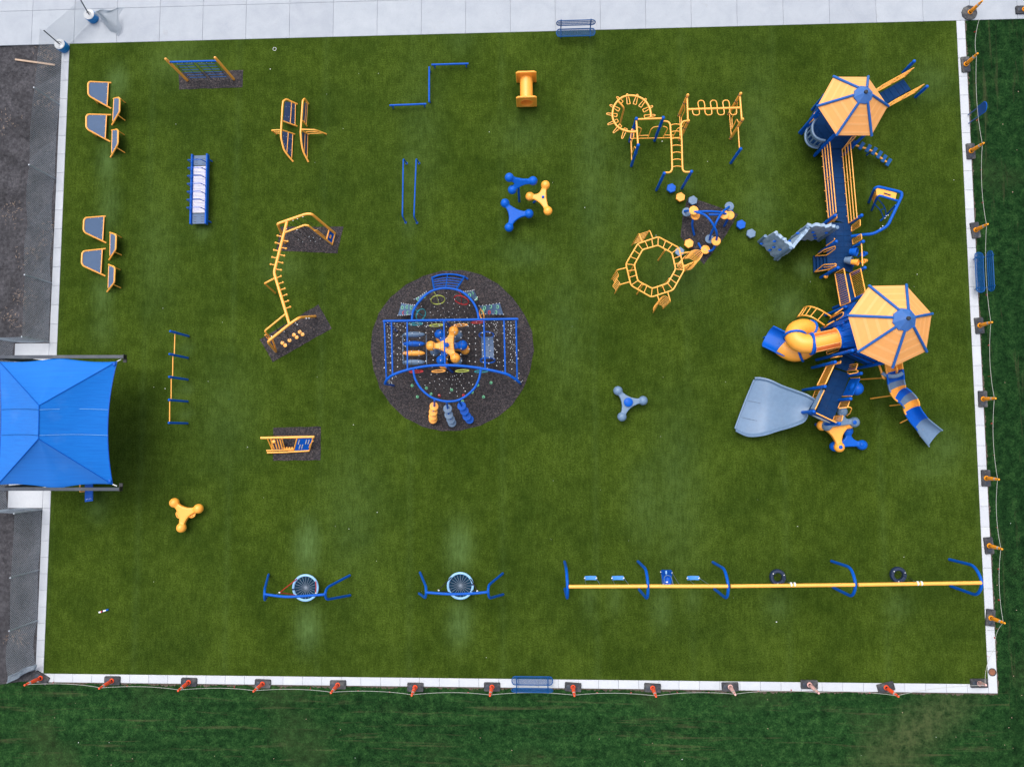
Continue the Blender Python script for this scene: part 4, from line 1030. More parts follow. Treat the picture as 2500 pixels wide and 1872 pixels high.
# seesaw half hidden under the sail
a, b = X(750, 1462, .52), X(750, 1250, .34); r = thing("seesaw", "blue seesaw board sticking out below the shade sail", "seesaw", (b.x, b.y, 0))
d = (a - b).normalized(); s = Vector((d.y, -d.x, 0)).normalized() * .19
bd = part(r, "board", MB().panel([a - s, a + s, b - d * 1.2 + s, b - d * 1.2 - s], .05), "blue")
for k in range(4): part(bd, "bolt", MB().ball(lerp(a - s, a + s, .2 + .2 * k) - d * .12 + Vector((0, 0, .03)), .018, 6, 4), "white")
for sg in (1,): T(r, "handle", "yellow", round_path([b + s * 1.15 + d * .7, b + s * 1.15 + d * .7 + Vector((0, 0, .35)), b + s * 1.15 + d * .3 + Vector((0, 0, .35)), b + s * 1.15 + d * .3], .06), .03, 7)
m = b - d * .3; T(r, "pivot_post", "yellow", [Vector((m.x, m.y, 0)), m], .08, 12)

# ================================================================== NEST SWINGS
def nest(V, left, right, beam_, ring, label, slabel, rope_mat, ropes, group):
    f0 = V(*left[0]); r = thing("disc_swing_set", label, "swing frame", (f0.x, f0.y, 0), "blue nest swing frames")
    T(r, "end_frame", "blue", round_path([V(*q) for q in left], .35, 6), .058, 10); T(r, "end_frame", "blue", round_path([V(*q) for q in right], .35, 6), .058, 10)
    T(r, "beam", "blue", smooth_path([V(*q) for q in beam_], 4), .058, 10)
    cx_, cy_, rx = ring; c = V(cx_, cy_, .52); R_ = .58
    s = thing("disc_swing", slabel, "swing seat", (c.x, c.y, .45), "round nest swing seats")
    rg = [c + Vector((R_ * math.cos(t), R_ * math.sin(t), 0)) for t in [2 * math.pi * k / 40 for k in range(40)]]
    part(s, "rim", MB().tube(rg, .055, 8, True), "sky_blue")
    part(s, "rim_gap", MB().tube([c + Vector((R_ * math.cos(t), R_ * math.sin(t), .0)) for t in (ropes["gap"] - .07, ropes["gap"], ropes["gap"] + .07)], .058, 8), "navy")
    part(s, "web", MB().lathe(c - Vector((0, 0, .06)), [(R_ - .03, .05), (R_ * .6, .012), (.05, 0)], 32, cap=False), "nest_net")
    for k in range(20):
        t = 2 * math.pi * k / 20; part(s, "spoke_cord", MB().tube([c + Vector((R_ * q * math.cos(t), R_ * q * math.sin(t), -.045 + .05 * (q - .1))) for q in (.1, .5, .96)], .009, 4), "nest_cord")
    part(s, "hub", MB().lathe(c - Vector((0, 0, .055)), [(.055, 0), (.055, .03), (.02, .035)], 14), "nest_cord")
    for hub, ends in ropes["r"]:
        hq = V(*hub); top = V(hub[0], hub[1] + (40 if hub[0] else 0), 2.3)
        bt = beam_; 
        # beam point above the hanger
        bx = [V(*q) for q in smooth_path([Vector(q) for q in beam_], 8)]
        near = min(bx, key=lambda q: (Vector((q.x, q.y, 0)) - Vector((hq.x, hq.y, 0))).length)
        part(s, "chain", MB().tube([hq, near], .014, 5), "steel"); part(s, "shackle", MB().ball(hq, .045, 8, 6), "white")
        for e in ends:
            q = c + Vector((R_ * math.cos(e), R_ * math.sin(e), .04)); part(s, "rope", MB().tube([hq, lerp(hq, q, .5) - Vector((0, 0, .06)), q], .024, 6), rope_mat)
    return r
nest(Y1, ((237, 205, 0), (150, 540, 2.25), (146, 660, 2.42), (150, 782, 2.0), (215, 660, 0)), ((2062, 222, 0), (1560, 490, 2.0), (1505, 620, 2.42), (1535, 768, 2.1), (2074, 668, 0)),
     ((155, 645, 2.42), (500, 690, 2.42), (760, 700, 2.42), (1300, 665, 2.42), (1508, 648, 2.42)), (1068, 500, 290), "blue nest swing frame, left one with red ropes", "light blue nest swing seat hung on red ropes", "red",
     {"gap": math.pi + .12, "r": (((480, 612, 1.75), (2.35, 3.75)), ((1300, 625, 1.75), (.55, -.45)))}, "")
nest(Y2, ((143, 158, 0), (275, 470, 2.2), (281, 600, 2.42), (268, 730, 2.1), (122, 628, 0)), ((2004, 178, 0), (1690, 440, 2.1), (1668, 590, 2.42), (1700, 735, 2.1), (2014, 648, 0)),
     ((285, 605, 2.42), (820, 640, 2.42), (1300, 628, 2.42), (1662, 595, 2.42)), (1050, 455, 300), "blue nest swing frame, right one with black ropes", "light blue nest swing seat hung on black ropes", "rope_black",
     {"gap": .12, "r": (((562, 560, 1.75), (2.4, 3.7)), ((1430, 575, 1.75), (.6, -.4)))}, "")

# ================================================================== LONG SWING SET
r = thing("swing_set", "long yellow swing beam on five blue arch frames along the lower turf", "swing set", Y3(90, 105))
zb = 2.45
fr = [(Y3, (90, 103), (112, 190), (127, 400), (125, 555), (95, 428)), (Y3, (972, 100), (1070, 195), (1095, 395), (1085, 555), (985, 435)), (Y3, (1870, 108), (2012, 190), (2062, 395), (2040, 550), (1890, 430)),
      (Y4, (808, 103), (975, 158), (1021, 305), (988, 410), (823, 328)), (Y4, (1818, 88), (2035, 142), (2107, 288), (2062, 400), (1828, 316))]
ap = []
for V, f0, b0, a0, b1, f1 in fr:
    T(r, "arch_frame", "blue", round_path([V(*f0, 0), V(*b0, 1.9), V(*a0, zb + .02), V(*b1, 1.95), V(*f1, 0)], .55, 7), .066, 12); ap.append(V(*a0, zb))
for i in range(4): T(r, "beam", "yellow", [lerp(ap[i], ap[i + 1], .015), lerp(ap[i], ap[i + 1], .985)], .078, 12)
bd = (ap[4] - ap[0])
def beam_at(x, V, h=zb):
    q = V(x, 400 if V is Y3 else 300, zb); t = (q - ap[0]).dot(bd) / bd.dot(bd); return ap[0] + bd * t
for V, x in ((Y4, 460), (Y4, 490), (Y4, 1545), (Y4, 1578)): q = beam_at(x, V); part(r, "tire_hanger", MB().lathe(q - bd.normalized() * .03, [(.095, 0), (.1, .03), (.095, .06)], 14, bd), "white")
def belt(xc, lab):
    c = Y3(xc, 298, .50); u = bd.normalized(); s = thing("belt_swing", lab, "swing seat", (c.x, c.y, .44), "blue belt swing seats")
    a, b = c - u * .27, c + u * .27
    v = Vector((-u.y, u.x, 0))
    rows_ = [[lerp(a, b, t / 8) + v * w_ + Vector((0, 0, -.05 * math.sin(t / 8 * math.pi))) for t in range(9)] for w_ in (-.09, .09)]
    part(s, "seat", MB().shell(rows_, .025), "belt_blue")
    for q, dx in ((a, -.02), (b, .02)):
        tp = beam_at(0, Y3); t = (q + u * dx * 2 - ap[0]).dot(bd) / bd.dot(bd); tp = ap[0] + bd * t - Vector((0, 0, .05))
        part(s, "chain", MB().tube([q, tp], .012, 5), "steel"); part(s, "fitting", MB().ball(q + Vector((0, 0, .02)), .04, 8, 6), "white")
belt(402, "blue belt swing seat, left one in the first swing bay"); belt(730, "blue belt swing seat, right one in the first swing bay"); belt(1634, "blue belt swing seat beside the moulded swing seat")
c = Y3(1315, 275, .55); u = bd.normalized(); s = thing("moulded_swing", "blue moulded full-support swing seat in the second bay", "swing seat", (c.x, c.y, .4))
rows_ = []
for j in range(11):
    v = j / 10; yy = 200 + 180 * v; hw_ = (72 - 18 * v) * (1 if .08 < v else .8); zz = .95 - 1.1 * min(v, .45) + .10 * max(0, v - .45)
    rows_.append([Y3(1312 + 6 * v + hw_ * (k / 4 - 1), yy, zz + .12 * abs(k / 4 - 1) ** 2) for k in range(9)])
sh = part(s, "shell", MB().shell(rows_, .03), "blue_plastic")
part(sh, "harness", MB().tube(smooth_path(Y3.m((1285, 375, .62), (1288, 290, .78), (1320, 265, .82), (1365, 280, .78), (1385, 340, .68), (1392, 378, .62)), 4), .018, 6), "grey_plastic")
part(sh, "buckle", MB().box(Y3(1318, 345, .56), (.10, .05, .03)), "white"); part(sh, "pad", MB().ball(Y3(1310, 230, .88), .07, 10, 6, .6, 1.3, .4), "sky_blue")
for (x, y, z), bx in (((1245, 225, .95), 1275), ((1380, 235, .95), 1475), ((1272, 372, .70), 1290), ((1398, 378, .70), 1440)):
    part(s, "chain", MB().tube([Y3(x, y, z), beam_at(bx, Y3) - Vector((0, 0, .05))], .012, 5), "steel"); part(s, "fitting", MB().ball(Y3(x, y, z), .03, 8, 6), "white")
def tire(xc, yc, hx, lab):
    c = Y4(xc, yc, .48); s = thing("tire_swing", lab, "tire swing", (c.x, c.y, .38), "dark tire swings")
    n = 30; mb = MB(); prof = [(.20, .07), (.24, .11), (.33, .105), (.365, .05), (.365, -.05), (.33, -.105), (.24, -.11), (.20, -.07)]
    mb.grid([[c + Vector((rr * math.cos(2 * math.pi * k / n), rr * math.sin(2 * math.pi * k / n), z)) for k in range(n + 1)] for rr, z in prof + [prof[0]]]); part(s, "tire", mb, "tire")
    hub = beam_at(hx, Y4) - Vector((0, 0, .12)); sw = lerp(hub, c, .22)
    part(s, "swivel", MB().tube([hub, sw], .02, 6), "steel")
    for k in range(3):
        a = 2.1 * k + .4; q = c + Vector((.28 * math.cos(a), .28 * math.sin(a), .11)); part(s, "chain", MB().tube([sw, q], .010, 5), "black"); part(s, "bolt", MB().ball(q + Vector((0, 0, .012)), .028, 8, 5), "white")
tire(345, 240, 473, "dark tire swing hung beside the third swing frame"); tire(1378, 220, 1560, "dark tire swing nearest the right kerb")

# ================================================================== MONKEY-BAR FRAME
r = thing("monkey_bars", "yellow and blue overhead climbing frame with ring, ladder and wavy bars", "climbing frame", M(785, 755))
def mpost(base, h, mat, rad=.065):
    b = M(*base); q = post(r, "post", mat, b, h, rad)
    if mat == "yellow":
        for z in (h - .22, h * .62, .12): part(q, "clamp", MB().lathe(b + Vector((0, 0, z)), [(rad + .008, 0), (rad + .008, .05)], 12), "navy")
    else:
        part(q, "cap", MB().ball(b + Vector((0, 0, h - .03)), rad + .012, 10, 7), "blue_plastic")
        part(q, "clamp", MB().lathe(b + Vector((0, 0, h * .62)), [(rad + .01, 0), (rad + .01, .09)], 12), "blue")
    return b
ya = mpost((1150, 390), 2.22, "yellow"); yb_ = mpost((1895, 368), 2.22, "yellow"); yc = mpost((1160, 752), 2.22, "yellow"); yd = mpost((1922, 730), 2.22, "yellow")
be = mpost((412, 772), 2.55, "blue"); bf = mpost((786, 758), 2.55, "blue"); bgp = mpost((437, 1140), 2.55, "blue"); bh = mpost((1930, 1096), 1.75, "blue"); bi = mpost((815, 1500), 2.25, "blue"); bj = mpost((1196, 1476), 2.25, "blue")
up = lambda p, z: Vector((p.x, p.y, z))
for a, b, z in ((ya, yc, 2.0), (yb_, yd, 2.0)): T(r, "cross_bar", "yellow", [up(a, z), up(b, z)], .042, 10)
for a, b in ((be, bf), (be, bgp)): T(r, "cross_bar", "yellow", [up(a, 2.45), up(b, 2.45)], .042, 10)
T(r, "centre_beam", "yellow", [lerp(up(ya, 2.0), up(yc, 2.0), .5), lerp(up(yb_, 2.0), up(yd, 2.0), .5)], .05, 10)
sp = []
for k in range(4):
    x = 1355 + 186 * k
    sp += [(x, 275 - 2 * k), (x + 4, 340 - 2 * k), (x + 30, 375 - 2 * k), (x + 82, 376 - 2 * k), (x + 105, 348 - 2 * k), (x + 96, 272 - 2 * k)]
    if k < 3: sp += [(x + 84, 190 - 2 * k), (x + 115, 160 - 2 * k), (x + 160, 166 - 2 * k), (x + 180, 205 - 2 * k)]
T(r, "wavy_rung", "yellow", smooth_path([M(x, y, 2.0) for x, y in sp], 4), .024, 7)
ring = ((732, 410), (726, 320), (702, 248), (642, 160), (545, 104), (440, 84), (330, 100), (248, 152), (182, 240), (155, 350), (166, 445), (216, 535), (290, 590), (380, 620), (460, 630), (535, 618))
T(r, "ring_tube", "yellow", smooth_path([M(x, y, 2.45) for x, y in ring], 4), .045, 10)
for x0, y0, x1, y1 in ((375, 60, 400, 212), (530, 68, 488, 216), (658, 132, 566, 252), (758, 242, 616, 316), (794, 380, 634, 402), (222, 106, 300, 190), (118, 226, 256, 302), (68, 356, 224, 382), (86, 518, 236, 458), (168, 642, 280, 528), (298, 728, 356, 578), (450, 588, 452, 732)):
    a, b = M(x0, y0, 2.42), M(x1, y1, 2.42); d = (b - a).normalized(); s = Vector((-d.y, d.x, 0)) * .075
    big = abs(x0 - 440) * .0 + 1
    T(r, "grip_loop", "yellow", round_path([a - s * .4, a + s * .4, b + s, b - s], .03, 2, True), .019, 6, True)
T(r, "ring_leg", "yellow", round_path(M.m((238, 165, 2.45), (332, 266, 2.3), (246, 604, 0)), .2), .042, 10)
for pts in (((905, 468), (985, 472), (1022, 510), (1040, 800), (1052, 1185), (1030, 1228), (1000, 1240), (940, 1238)), ((1290, 462), (1215, 470), (1182, 512), (1195, 800), (1206, 1190), (1228, 1224), (1262, 1232), (1336, 1228))):
    T(r, "ladder_rail", "yellow", round_path([M(x, y, 2.12) for x, y in pts], .12), .040, 9)
for k in range(7):
    y = 526 + 105 * k; dx = 3.4 * k; T(r, "rung", "yellow", smooth_path(M.m((1026 + dx, y + 6, 2.12), (1060 + dx, y - 8, 2.15), (1105 + dx, y - 14, 2.16), (1150 + dx, y - 10, 2.15), (1184 + dx, y + 2, 2.12)), 3), .021, 7)
for pts in (((472, 728, .35), (800, 722, .35), (1165, 715, .35)), ((692, 706, .36), (735, 588, .85), (775, 556, .92), (850, 548, .95)), ((915, 548, .95), (945, 552, .92), (986, 576, .85), (918, 706, .36)), ((1062, 706, .36), (1130, 578, .85), (1215, 545, .95)), ((528, 552, .95), (594, 580, .85), (550, 692, .36)),
        ((555, 686, .42), (692, 682, .42)), ((936, 678, .42), (1068, 678, .42)), ((1164, 390, .25), (1170, 540, .25), (1168, 715, .3)), ((1236, 200, 1.4), (1240, 312, 1.0), (1188, 420, .5), (1196, 560, .45)), ((1215, 545, .6), (1246, 452, .9), (1285, 470, 1.0)),
        ((1912, 370, .3), (1925, 560, .3), (1940, 690, .3)), ((1945, 420, .5), (2018, 305, 1.0), (2030, 190, 1.4)), ((1946, 588, .5), (2022, 432, 1.0), (2046, 490, 1.0)), ((1948, 420, .45), (1950, 500, .45), (1946, 588, .45)),
        ((428, 758, .3), (436, 900, .3), (444, 1050, .3)), ((448, 592, 1.0), (456, 720, .6), (440, 800, .5), (446, 940, .45)), ((444, 962, .4), (488, 842, .95), (505, 880, .95)), ((485, 596, 1.05), (480, 690, .8))):
    T(r, "step_rail", "yellow", round_path([M(*q) for q in pts], .08), .022, 7)
T(r, "step_rail", "yellow", [M(2040, 560, 1.55), M(2058, 868, 1.58)], .026, 7)

# ================================================================== STEPPING PODS
def pod(p, mat, label, h=.30, rad=.235, six=True):
    r = thing("stepping_pod", label, "stepping pod", (p.x, p.y, 0), "hexagonal stepping pods")
    T(r, "stem", "blue", [Vector((p.x, p.y, 0)), Vector((p.x, p.y, h - .04))], .06, 10)
    mb = MB(); n = 6
    for rr, z in ((rad * .92, h - .13), (rad, h - .09), (rad, h - .02), (rad * .93, h), (rad * .12, h + .008)):
        for k in range(n): a = 2 * math.pi * k / n + .35; mb.v.append(Vector((p.x + rr * math.cos(a), p.y + rr * math.sin(a), z)))
    for i in range(4):
        for k in range(n): k2 = (k + 1) % n; mb.f.append((i * n + k, i * n + k2, (i + 1) * n + k2, (i + 1) * n + k))
    mb.f.append(tuple(4 * n + k for k in range(n))); mb.f.append(tuple(reversed(range(n))))
    cp = part(r, "cap", mb, mat); part(cp, "centre_plug", MB().lathe((p.x, p.y, h + .006), [(.035, 0), (.03, .008)], 10), mat)
pod(M(1040, 1468, .3), "blue_plastic", "blue hexagonal stepping pod between the posts of the ladder frame")
pod(N(1058, 60, .3), "yellow_plastic", "yellow hexagonal stepping pod, second down from the ladder frame")
pod(N(1225, 105, .3), "grey_plastic", "grey hexagonal stepping pod at the top corner of the rubber patch")
pod(N(1875, 430, .3), "blue_plastic", "blue hexagonal stepping pod right of the rubber patch")
pod(N(2010, 550, .3), "grey_plastic", "grey hexagonal stepping pod nearest the rock wall")
pod(N(1172, 685, .3), "yellow_plastic", "yellow hexagonal stepping pod at the left corner of the rubber patch")
pod(N(1047, 795, .3), "grey_plastic", "grey hexagonal stepping pod partly under the octagon ladder")

# ================================================================== BLUE ARCH POD CLIMBER
r = thing("pod_climber", "crossing blue arched tubes carrying yellow and grey round pods on rubber", "climber", N(1400, 450))
for pts in (((1238, 262, 1.25), (1440, 256, 1.35), (1600, 268, 1.3), (1668, 292, 1.15)), ((1270, 268, 1.25), (1380, 300, 1.45), (1460, 380, 1.55), (1520, 480, 1.45), (1546, 560, 1.2), (1540, 640, .8), (1500, 760, .45), (1440, 790, .3), (1405, 775, .25)),
        ((1712, 192, .95), (1625, 265, 1.3), (1560, 360, 1.5), (1508, 470, 1.35), (1468, 560, 1.0), (1450, 625, .6), (1446, 640, .25)), ((1112, 252, .55), (1180, 248, .95), (1238, 262, 1.25)), ((1440, 300, .6), (1560, 300, .75), (1655, 305, .9)),
        ((1238, 320, .95), (1218, 400, .7), (1218, 460, .4), (1242, 574, 0)), ((1712, 330, .85), (1690, 370, .6), (1644, 452, 0)), ((1298, 684, 0), (1345, 765, .2), (1393, 775, .3)), ((1750, 245, .5), (1715, 300, .8)), ((1750, 245, .5), (1762, 275, 0))):
    T(r, "arch_tube", "blue", smooth_path([N(*q) for q in pts], 5), .052, 10)
for x, y, z, m_ in ((1140, 264, .50, "grey_plastic"), (1235, 242, 1.25, "yellow_plastic"), (1258, 310, .95, "yellow_plastic"), (1648, 300, 1.15, "yellow_plastic"), (1722, 306, .85, "yellow_plastic"), (1715, 188, .9, "grey_plastic"), (1450, 628, .5, "grey_plastic"), (1537, 655, .8, "yellow_plastic"), (1393, 770, .3, "yellow_plastic")):
    c = N(x, y, z); pd = part(r, "round_pod", MB().lathe(c, [(.10, -.12), (.20, -.05), (.215, -.02), (.215, .0), (.19, .022), (.05, .026)], 22), m_)
    part(pd, "ridge", MB().tube([c + Vector((.13 * math.cos(a), .13 * math.sin(a), .026)) for a in [k * math.pi / 8 for k in range(16)]], .012, 5, True), m_)
for x, y, z in ((1140, 264, .4), (1393, 770, .25), (1450, 628, .4), (1715, 188, .8)):
    c = N(x, y, z); T(r, "stem", "blue", [Vector((c.x, c.y, 0)), c], .04, 8)

# ================================================================== OCTAGON OVERHEAD LADDER
zo = 2.02
r = thing("octagon_ladder", "yellow eight-sided overhead ladder ring with climbing ladders at its sides", "climbing frame", N(757, 912))
out = [N(x, y, zo) for x, y in ((480, 692), (757, 598), (1035, 745), (1106, 1046), (957, 1314), (662, 1410), (388, 1252), (320, 965))]
inn_ = [N(x, y, zo) for x, y in ((545, 772), (752, 712), (942, 815), (992, 1032), (885, 1224), (675, 1294), (480, 1190), (434, 975))]
T(r, "outer_ring", "yellow", round_path(out, .1, 3, True), .033, 9, True); T(r, "inner_ring", "yellow", round_path(inn_, .1, 3, True), .033, 9, True)
for i in range(8):
    j = (i + 1) % 8
    for t in (.0, .36, .68): T(r, "rung", "yellow", [lerp(out[i], out[j], t), lerp(inn_[i], inn_[j], t)], .019, 7)
for a, b in (((850, 775), (755, 914)), ((908, 1160), (845, 1232)), ((555, 1238), (468, 1370)), ((430, 978), (400, 1016))):
    q = N(*a, zo); g = N(*b, 0) if b[0] in (755, 468) else Vector((q.x, q.y, 0)); T(r, "leg", "yellow", [q, g], .036, 9)
def sladder(r1, r2, nr, wob=0.0, arcs=0.0):
    """two rails from the ring out and down to the ground, rungs between their lower runs"""
    A_, B_ = [N(*q) for q in r1], [N(*q) for q in r2]
    T(r, "ladder_rail", "yellow", round_path(A_, .12), .026, 8); T(r, "ladder_rail", "yellow", round_path(B_, .12), .026, 8)
    for k in range(nr):
        t = (k + .7) / (nr + .6); a, b = lerp(A_[-2], A_[-1], t), lerp(B_[-2], B_[-1], t); u = (b - a).normalized(); v = Vector((-u.y, u.x, 0))
        if arcs: pts = smooth_path([a, lerp(a, b, .08) + v * arcs * .7, lerp(a, b, .5) + v * arcs * 1.35, lerp(a, b, .92) + v * arcs * .7, b], 3)
        elif wob: pts = smooth_path([a, lerp(a, b, .3) + Vector((.06, 0, .03)), lerp(a, b, .55) + Vector((-.05, 0, -.03)), lerp(a, b, .8) + Vector((.04, 0, 0)), b], 3)
        else: pts = [a, b]
        T(r, "ladder_rung", "yellow", pts, .014, 6)
sladder(((682, 612, zo), (640, 508, zo), (545, 664, 0)), ((538, 660, zo), (498, 552, zo), (402, 712, 0)), 7)
sladder(((322, 1015, zo), (198, 1046, zo), (128, 1172, 0)), ((372, 1205, zo), (240, 1242, zo), (170, 1358, 0)), 6, wob=1)
sladder(((745, 1388, zo), (775, 1470, zo), (688, 1615, 0)), ((885, 1347, zo), (922, 1466, zo), (818, 1566, 0)), 8, arcs=.22)
A_, B_ = N.m((1064, 822, zo), (1180, 802, zo), (1085, 905, 0)), N.m((1100, 1050, zo), (1240, 935, zo), (1112, 1062, 0))
T(r, "ladder_rail", "yellow", round_path(A_, .1), .034, 8); T(r, "ladder_rail", "yellow", round_path([A_[0] * 0 + N(1098, 1000, zo), B_[1], B_[2]], .2), .034, 8)
for k in range(9):
    t = k / 9; a, b = lerp(A_[1], A_[2], t), lerp(B_[1], B_[2], t); z = lerp(a, b, .5).z
    u = (b - a); v = Vector((-u.y, u.x, 0)).normalized(); v = v if v.x > 0 else -v
    T(r, "ladder_rung", "yellow", smooth_path([a, lerp(a, b, .05) + v * .30, lerp(a, b, .5) + v * .52, lerp(a, b, .95) + v * .30, b], 4), .016, 7)
    if k > 3:
        w_ = -v; T(r, "ladder_rung", "yellow", smooth_path([a, lerp(a, b, .15) + w_ * .18, lerp(a, b, .5) + w_ * .34, lerp(a, b, .85) + w_ * .18, b], 4), .015, 6)

# ================================================================== CENTRAL NET CLIMBER
r = thing("net_climber", "large blue tube rope-net climber on the round rubber area", "net climber", P(1103, 856))
zn = 2.35
top = G.m((198, 776, zn), (700, 768, zn), (1200, 760, zn), (1958, 748, zn))
T(r, "top_beam", "blue", top, .055, 10)
for q in (top[0], top[-1]): T(r, "post", "blue", [q, Vector((q.x + (.12 if q.x < -6 else -.12), q.y - .1, 0))], .05, 10)
bow = Hv.m((216, 522, 1.9), (240, 470, 2.2), (330, 400, zn), (560, 326, zn), (800, 286, zn), (1030, 279, zn), (1300, 294, zn), (1560, 334, zn), (1800, 388, zn), (1900, 440, 2.2), (1982, 498, 1.9))
T(r, "bow_beam", "blue", smooth_path(bow, 4), .062, 10)
for q in (bow[0], bow[-1]): T(r, "post", "blue", [q, Vector((q.x, q.y + .05, 0))], .05, 10)
arc_t = G.m((570, 760, zn), (585, 650, zn), (650, 540, zn), (760, 425, zn), (880, 362, zn), (1010, 342, zn), (1140, 358, zn), (1260, 410, zn), (1370, 520, zn), (1430, 640, zn), (1450, 755, zn))
arc_b = Hv.m((588, 335, zn), (610, 450, zn), (680, 575, zn), (780, 670, zn), (900, 730, zn), (1040, 754, zn), (1180, 738, zn), (1300, 670, zn), (1400, 570, zn), (1455, 450, zn), (1478, 335, zn))
at_ = smooth_path(arc_t, 4); ab_ = smooth_path(arc_b, 4)
T(r, "half_ring", "blue", at_, .052, 10); T(r, "half_ring", "blue", ab_, .052, 10)
def bow_y(x):
    return min(smooth_path(bow, 10), key=lambda q: abs(q.x - x))
for gx, hx in ((206, 228), (300, 312), (508, 520), (990, 1005), (1518, 1535), (1783, 1798), (1942, 1950)):
    a = G(gx, 770, zn); b = bow_y(Hv(hx, 350, zn).x); T(r, "roof_tube", "blue", [a, Vector((b.x, b.y, b.z))], .038, 9)
for a, b in ((G(1005, 772, zn), G(1075, 855, .0)), (Hv(1020, 292, zn), Hv(1098, 384, .0))):
    T(r, "centre_post", "blue", [a, Vector((a.x, a.y, 0)) * .6 + Vector((b.x, b.y, 0)) * .4], .06, 10)
# curved ladder at the top
T(r, "ladder_rail", "blue", round_path(G.m((862, 352, zn), (836, 205, .25), (836, 198, 0)), .1), .042, 8); T(r, "ladder_rail", "blue", round_path(G.m((1160, 352, zn), (1262, 196, .25), (1268, 192, 0)), .1), .042, 8)
T(r, "ladder_rail", "blue", G.m((1015, 342, zn), (1040, 165, .05)), .026, 8)
T(r, "ladder_foot", "blue", smooth_path(G.m((840, 205, .1), (930, 172, .1), (1045, 160, .1), (1160, 168, .1), (1262, 196, .1), (1305, 225, .02)), 4), .042, 8)
for k in range(4):
    t = .18 + .2 * k; T(r, "rung", "blue", smooth_path([lerp(G(862, 352, zn), G(836, 205, .25), t), lerp(G(1015, 342, zn), G(1040, 168, .25), t), lerp(G(1160, 352, zn), G(1262, 196, .25), t)], 5), .022, 7)
# rope nets: roof net, and the two half-ring nets hanging down to the rubber
ropes, knots = MB(), MB()
def kn(p, s=.026):
    if random.random() < .78: knots.ball(p + Vector((random.uniform(-.03, .03), random.uniform(-.03, .03), 0)), s * random.uniform(.7, 1.05), 6, 4)
nu, nv = 19, 8
gp = {}
for i in range(nu + 1):
    for j in range(nv + 1):
        u = i / nu; a = lerp(top[0], top[-1], u); b = bow_y(lerp(bow[0], bow[-1], u).x)
        p = lerp(a, Vector((b.x, b.y, zn)), j / nv); p.z = zn - .03 - .16 * math.sin(j / nv * math.pi); gp[i, j] = p
for i in range(nu + 1):
    ropes.tube([gp[i, j] for j in range(nv + 1)], .008, 4)
    for j in range(nv + 1):
        if 0 < j < nv: kn(gp[i, j])
for j in range(1, nv): ropes.tube([gp[i, j] for i in range(nu + 1)], .008, 4)
def side_net(edge, cen, rows, z0, z1):
    prev = None; n = len(edge)
    for k in range(rows + 1):
        t = k / rows; row = [Vector((lerp(e, cen, t * .8).x, lerp(e, cen, t * .8).y, z0 + (z1 - z0) * t)) for e in edge]
        if k: ropes.tube(row, .008, 4)
        for e in row[1:-1]: kn(e, .024)
        prev = row
    for i in range(0, n, 1):
        ropes.tube([Vector((lerp(edge[i], cen, k / rows * .8).x, lerp(edge[i], cen, k / rows * .8).y, z0 + (z1 - z0) * k / rows)) for k in range(rows + 1)], .008, 4)
side_net(at_[::4], lerp(top[1], top[2], .55), 7, zn - .05, .15)
side_net(ab_[::4], lerp(bow[5], bow[5], .5), 6, zn - .05, .15)
for i in range(30):                                  # short hanging cords with ferrules along both beams
    for a, b, sg in ((top[0], top[-1], 1), (None, None, -1)):
        u = (i + .5) / 30
        if a is not None: p = lerp(a, b, u)
        else: q = smooth_path(bow, 10); p = q[int(u * (len(q) - 1))]
        q2 = Vector((p.x + random.uniform(-.1, .25), p.y + (-.12 if sg > 0 else .05), p.z - random.uniform(.3, 1.0)))
        ropes.tube([p, q2], .008, 4)
        for t in (.15, .5, .8, 1): kn(lerp(p, q2, t), .022)
for x0, x1 in ((206, 300), (1785, 1942)):
    for k in range(9):
        y = 810 + 62 * k; v = (y - 810) / 560
        a, b = G(x0 + 8 * v, y, zn - .1), G(x1 + 8 * v, y - 14 * ((k % 2) * 2 - 1), zn - .1); mid = lerp(a, b, .5) - Vector((0, 0, .5))
        ropes.tube([a, mid, b], .008, 4)
        for t in (.08, .3, .55, .8, .95): kn(lerp(a, b, t) - Vector((0, 0, .4 * math.sin(t * math.pi))), .024)
for x in (250, 420, 1650, 1870):
    for k in range(7):
        a = G(x, 830 + 75 * k, zn - .4); b = Vector((a.x + random.uniform(-.2, .2), a.y, .2)); ropes.tube([a, b], .008, 4)
        for t in (0, .3, .6, .9): kn(lerp(a, b, t), .022)
part(r, "rope_net", ropes, "rope_black", kind="stuff"); part(r, "net_knots", knots, "knot", kind="stuff")
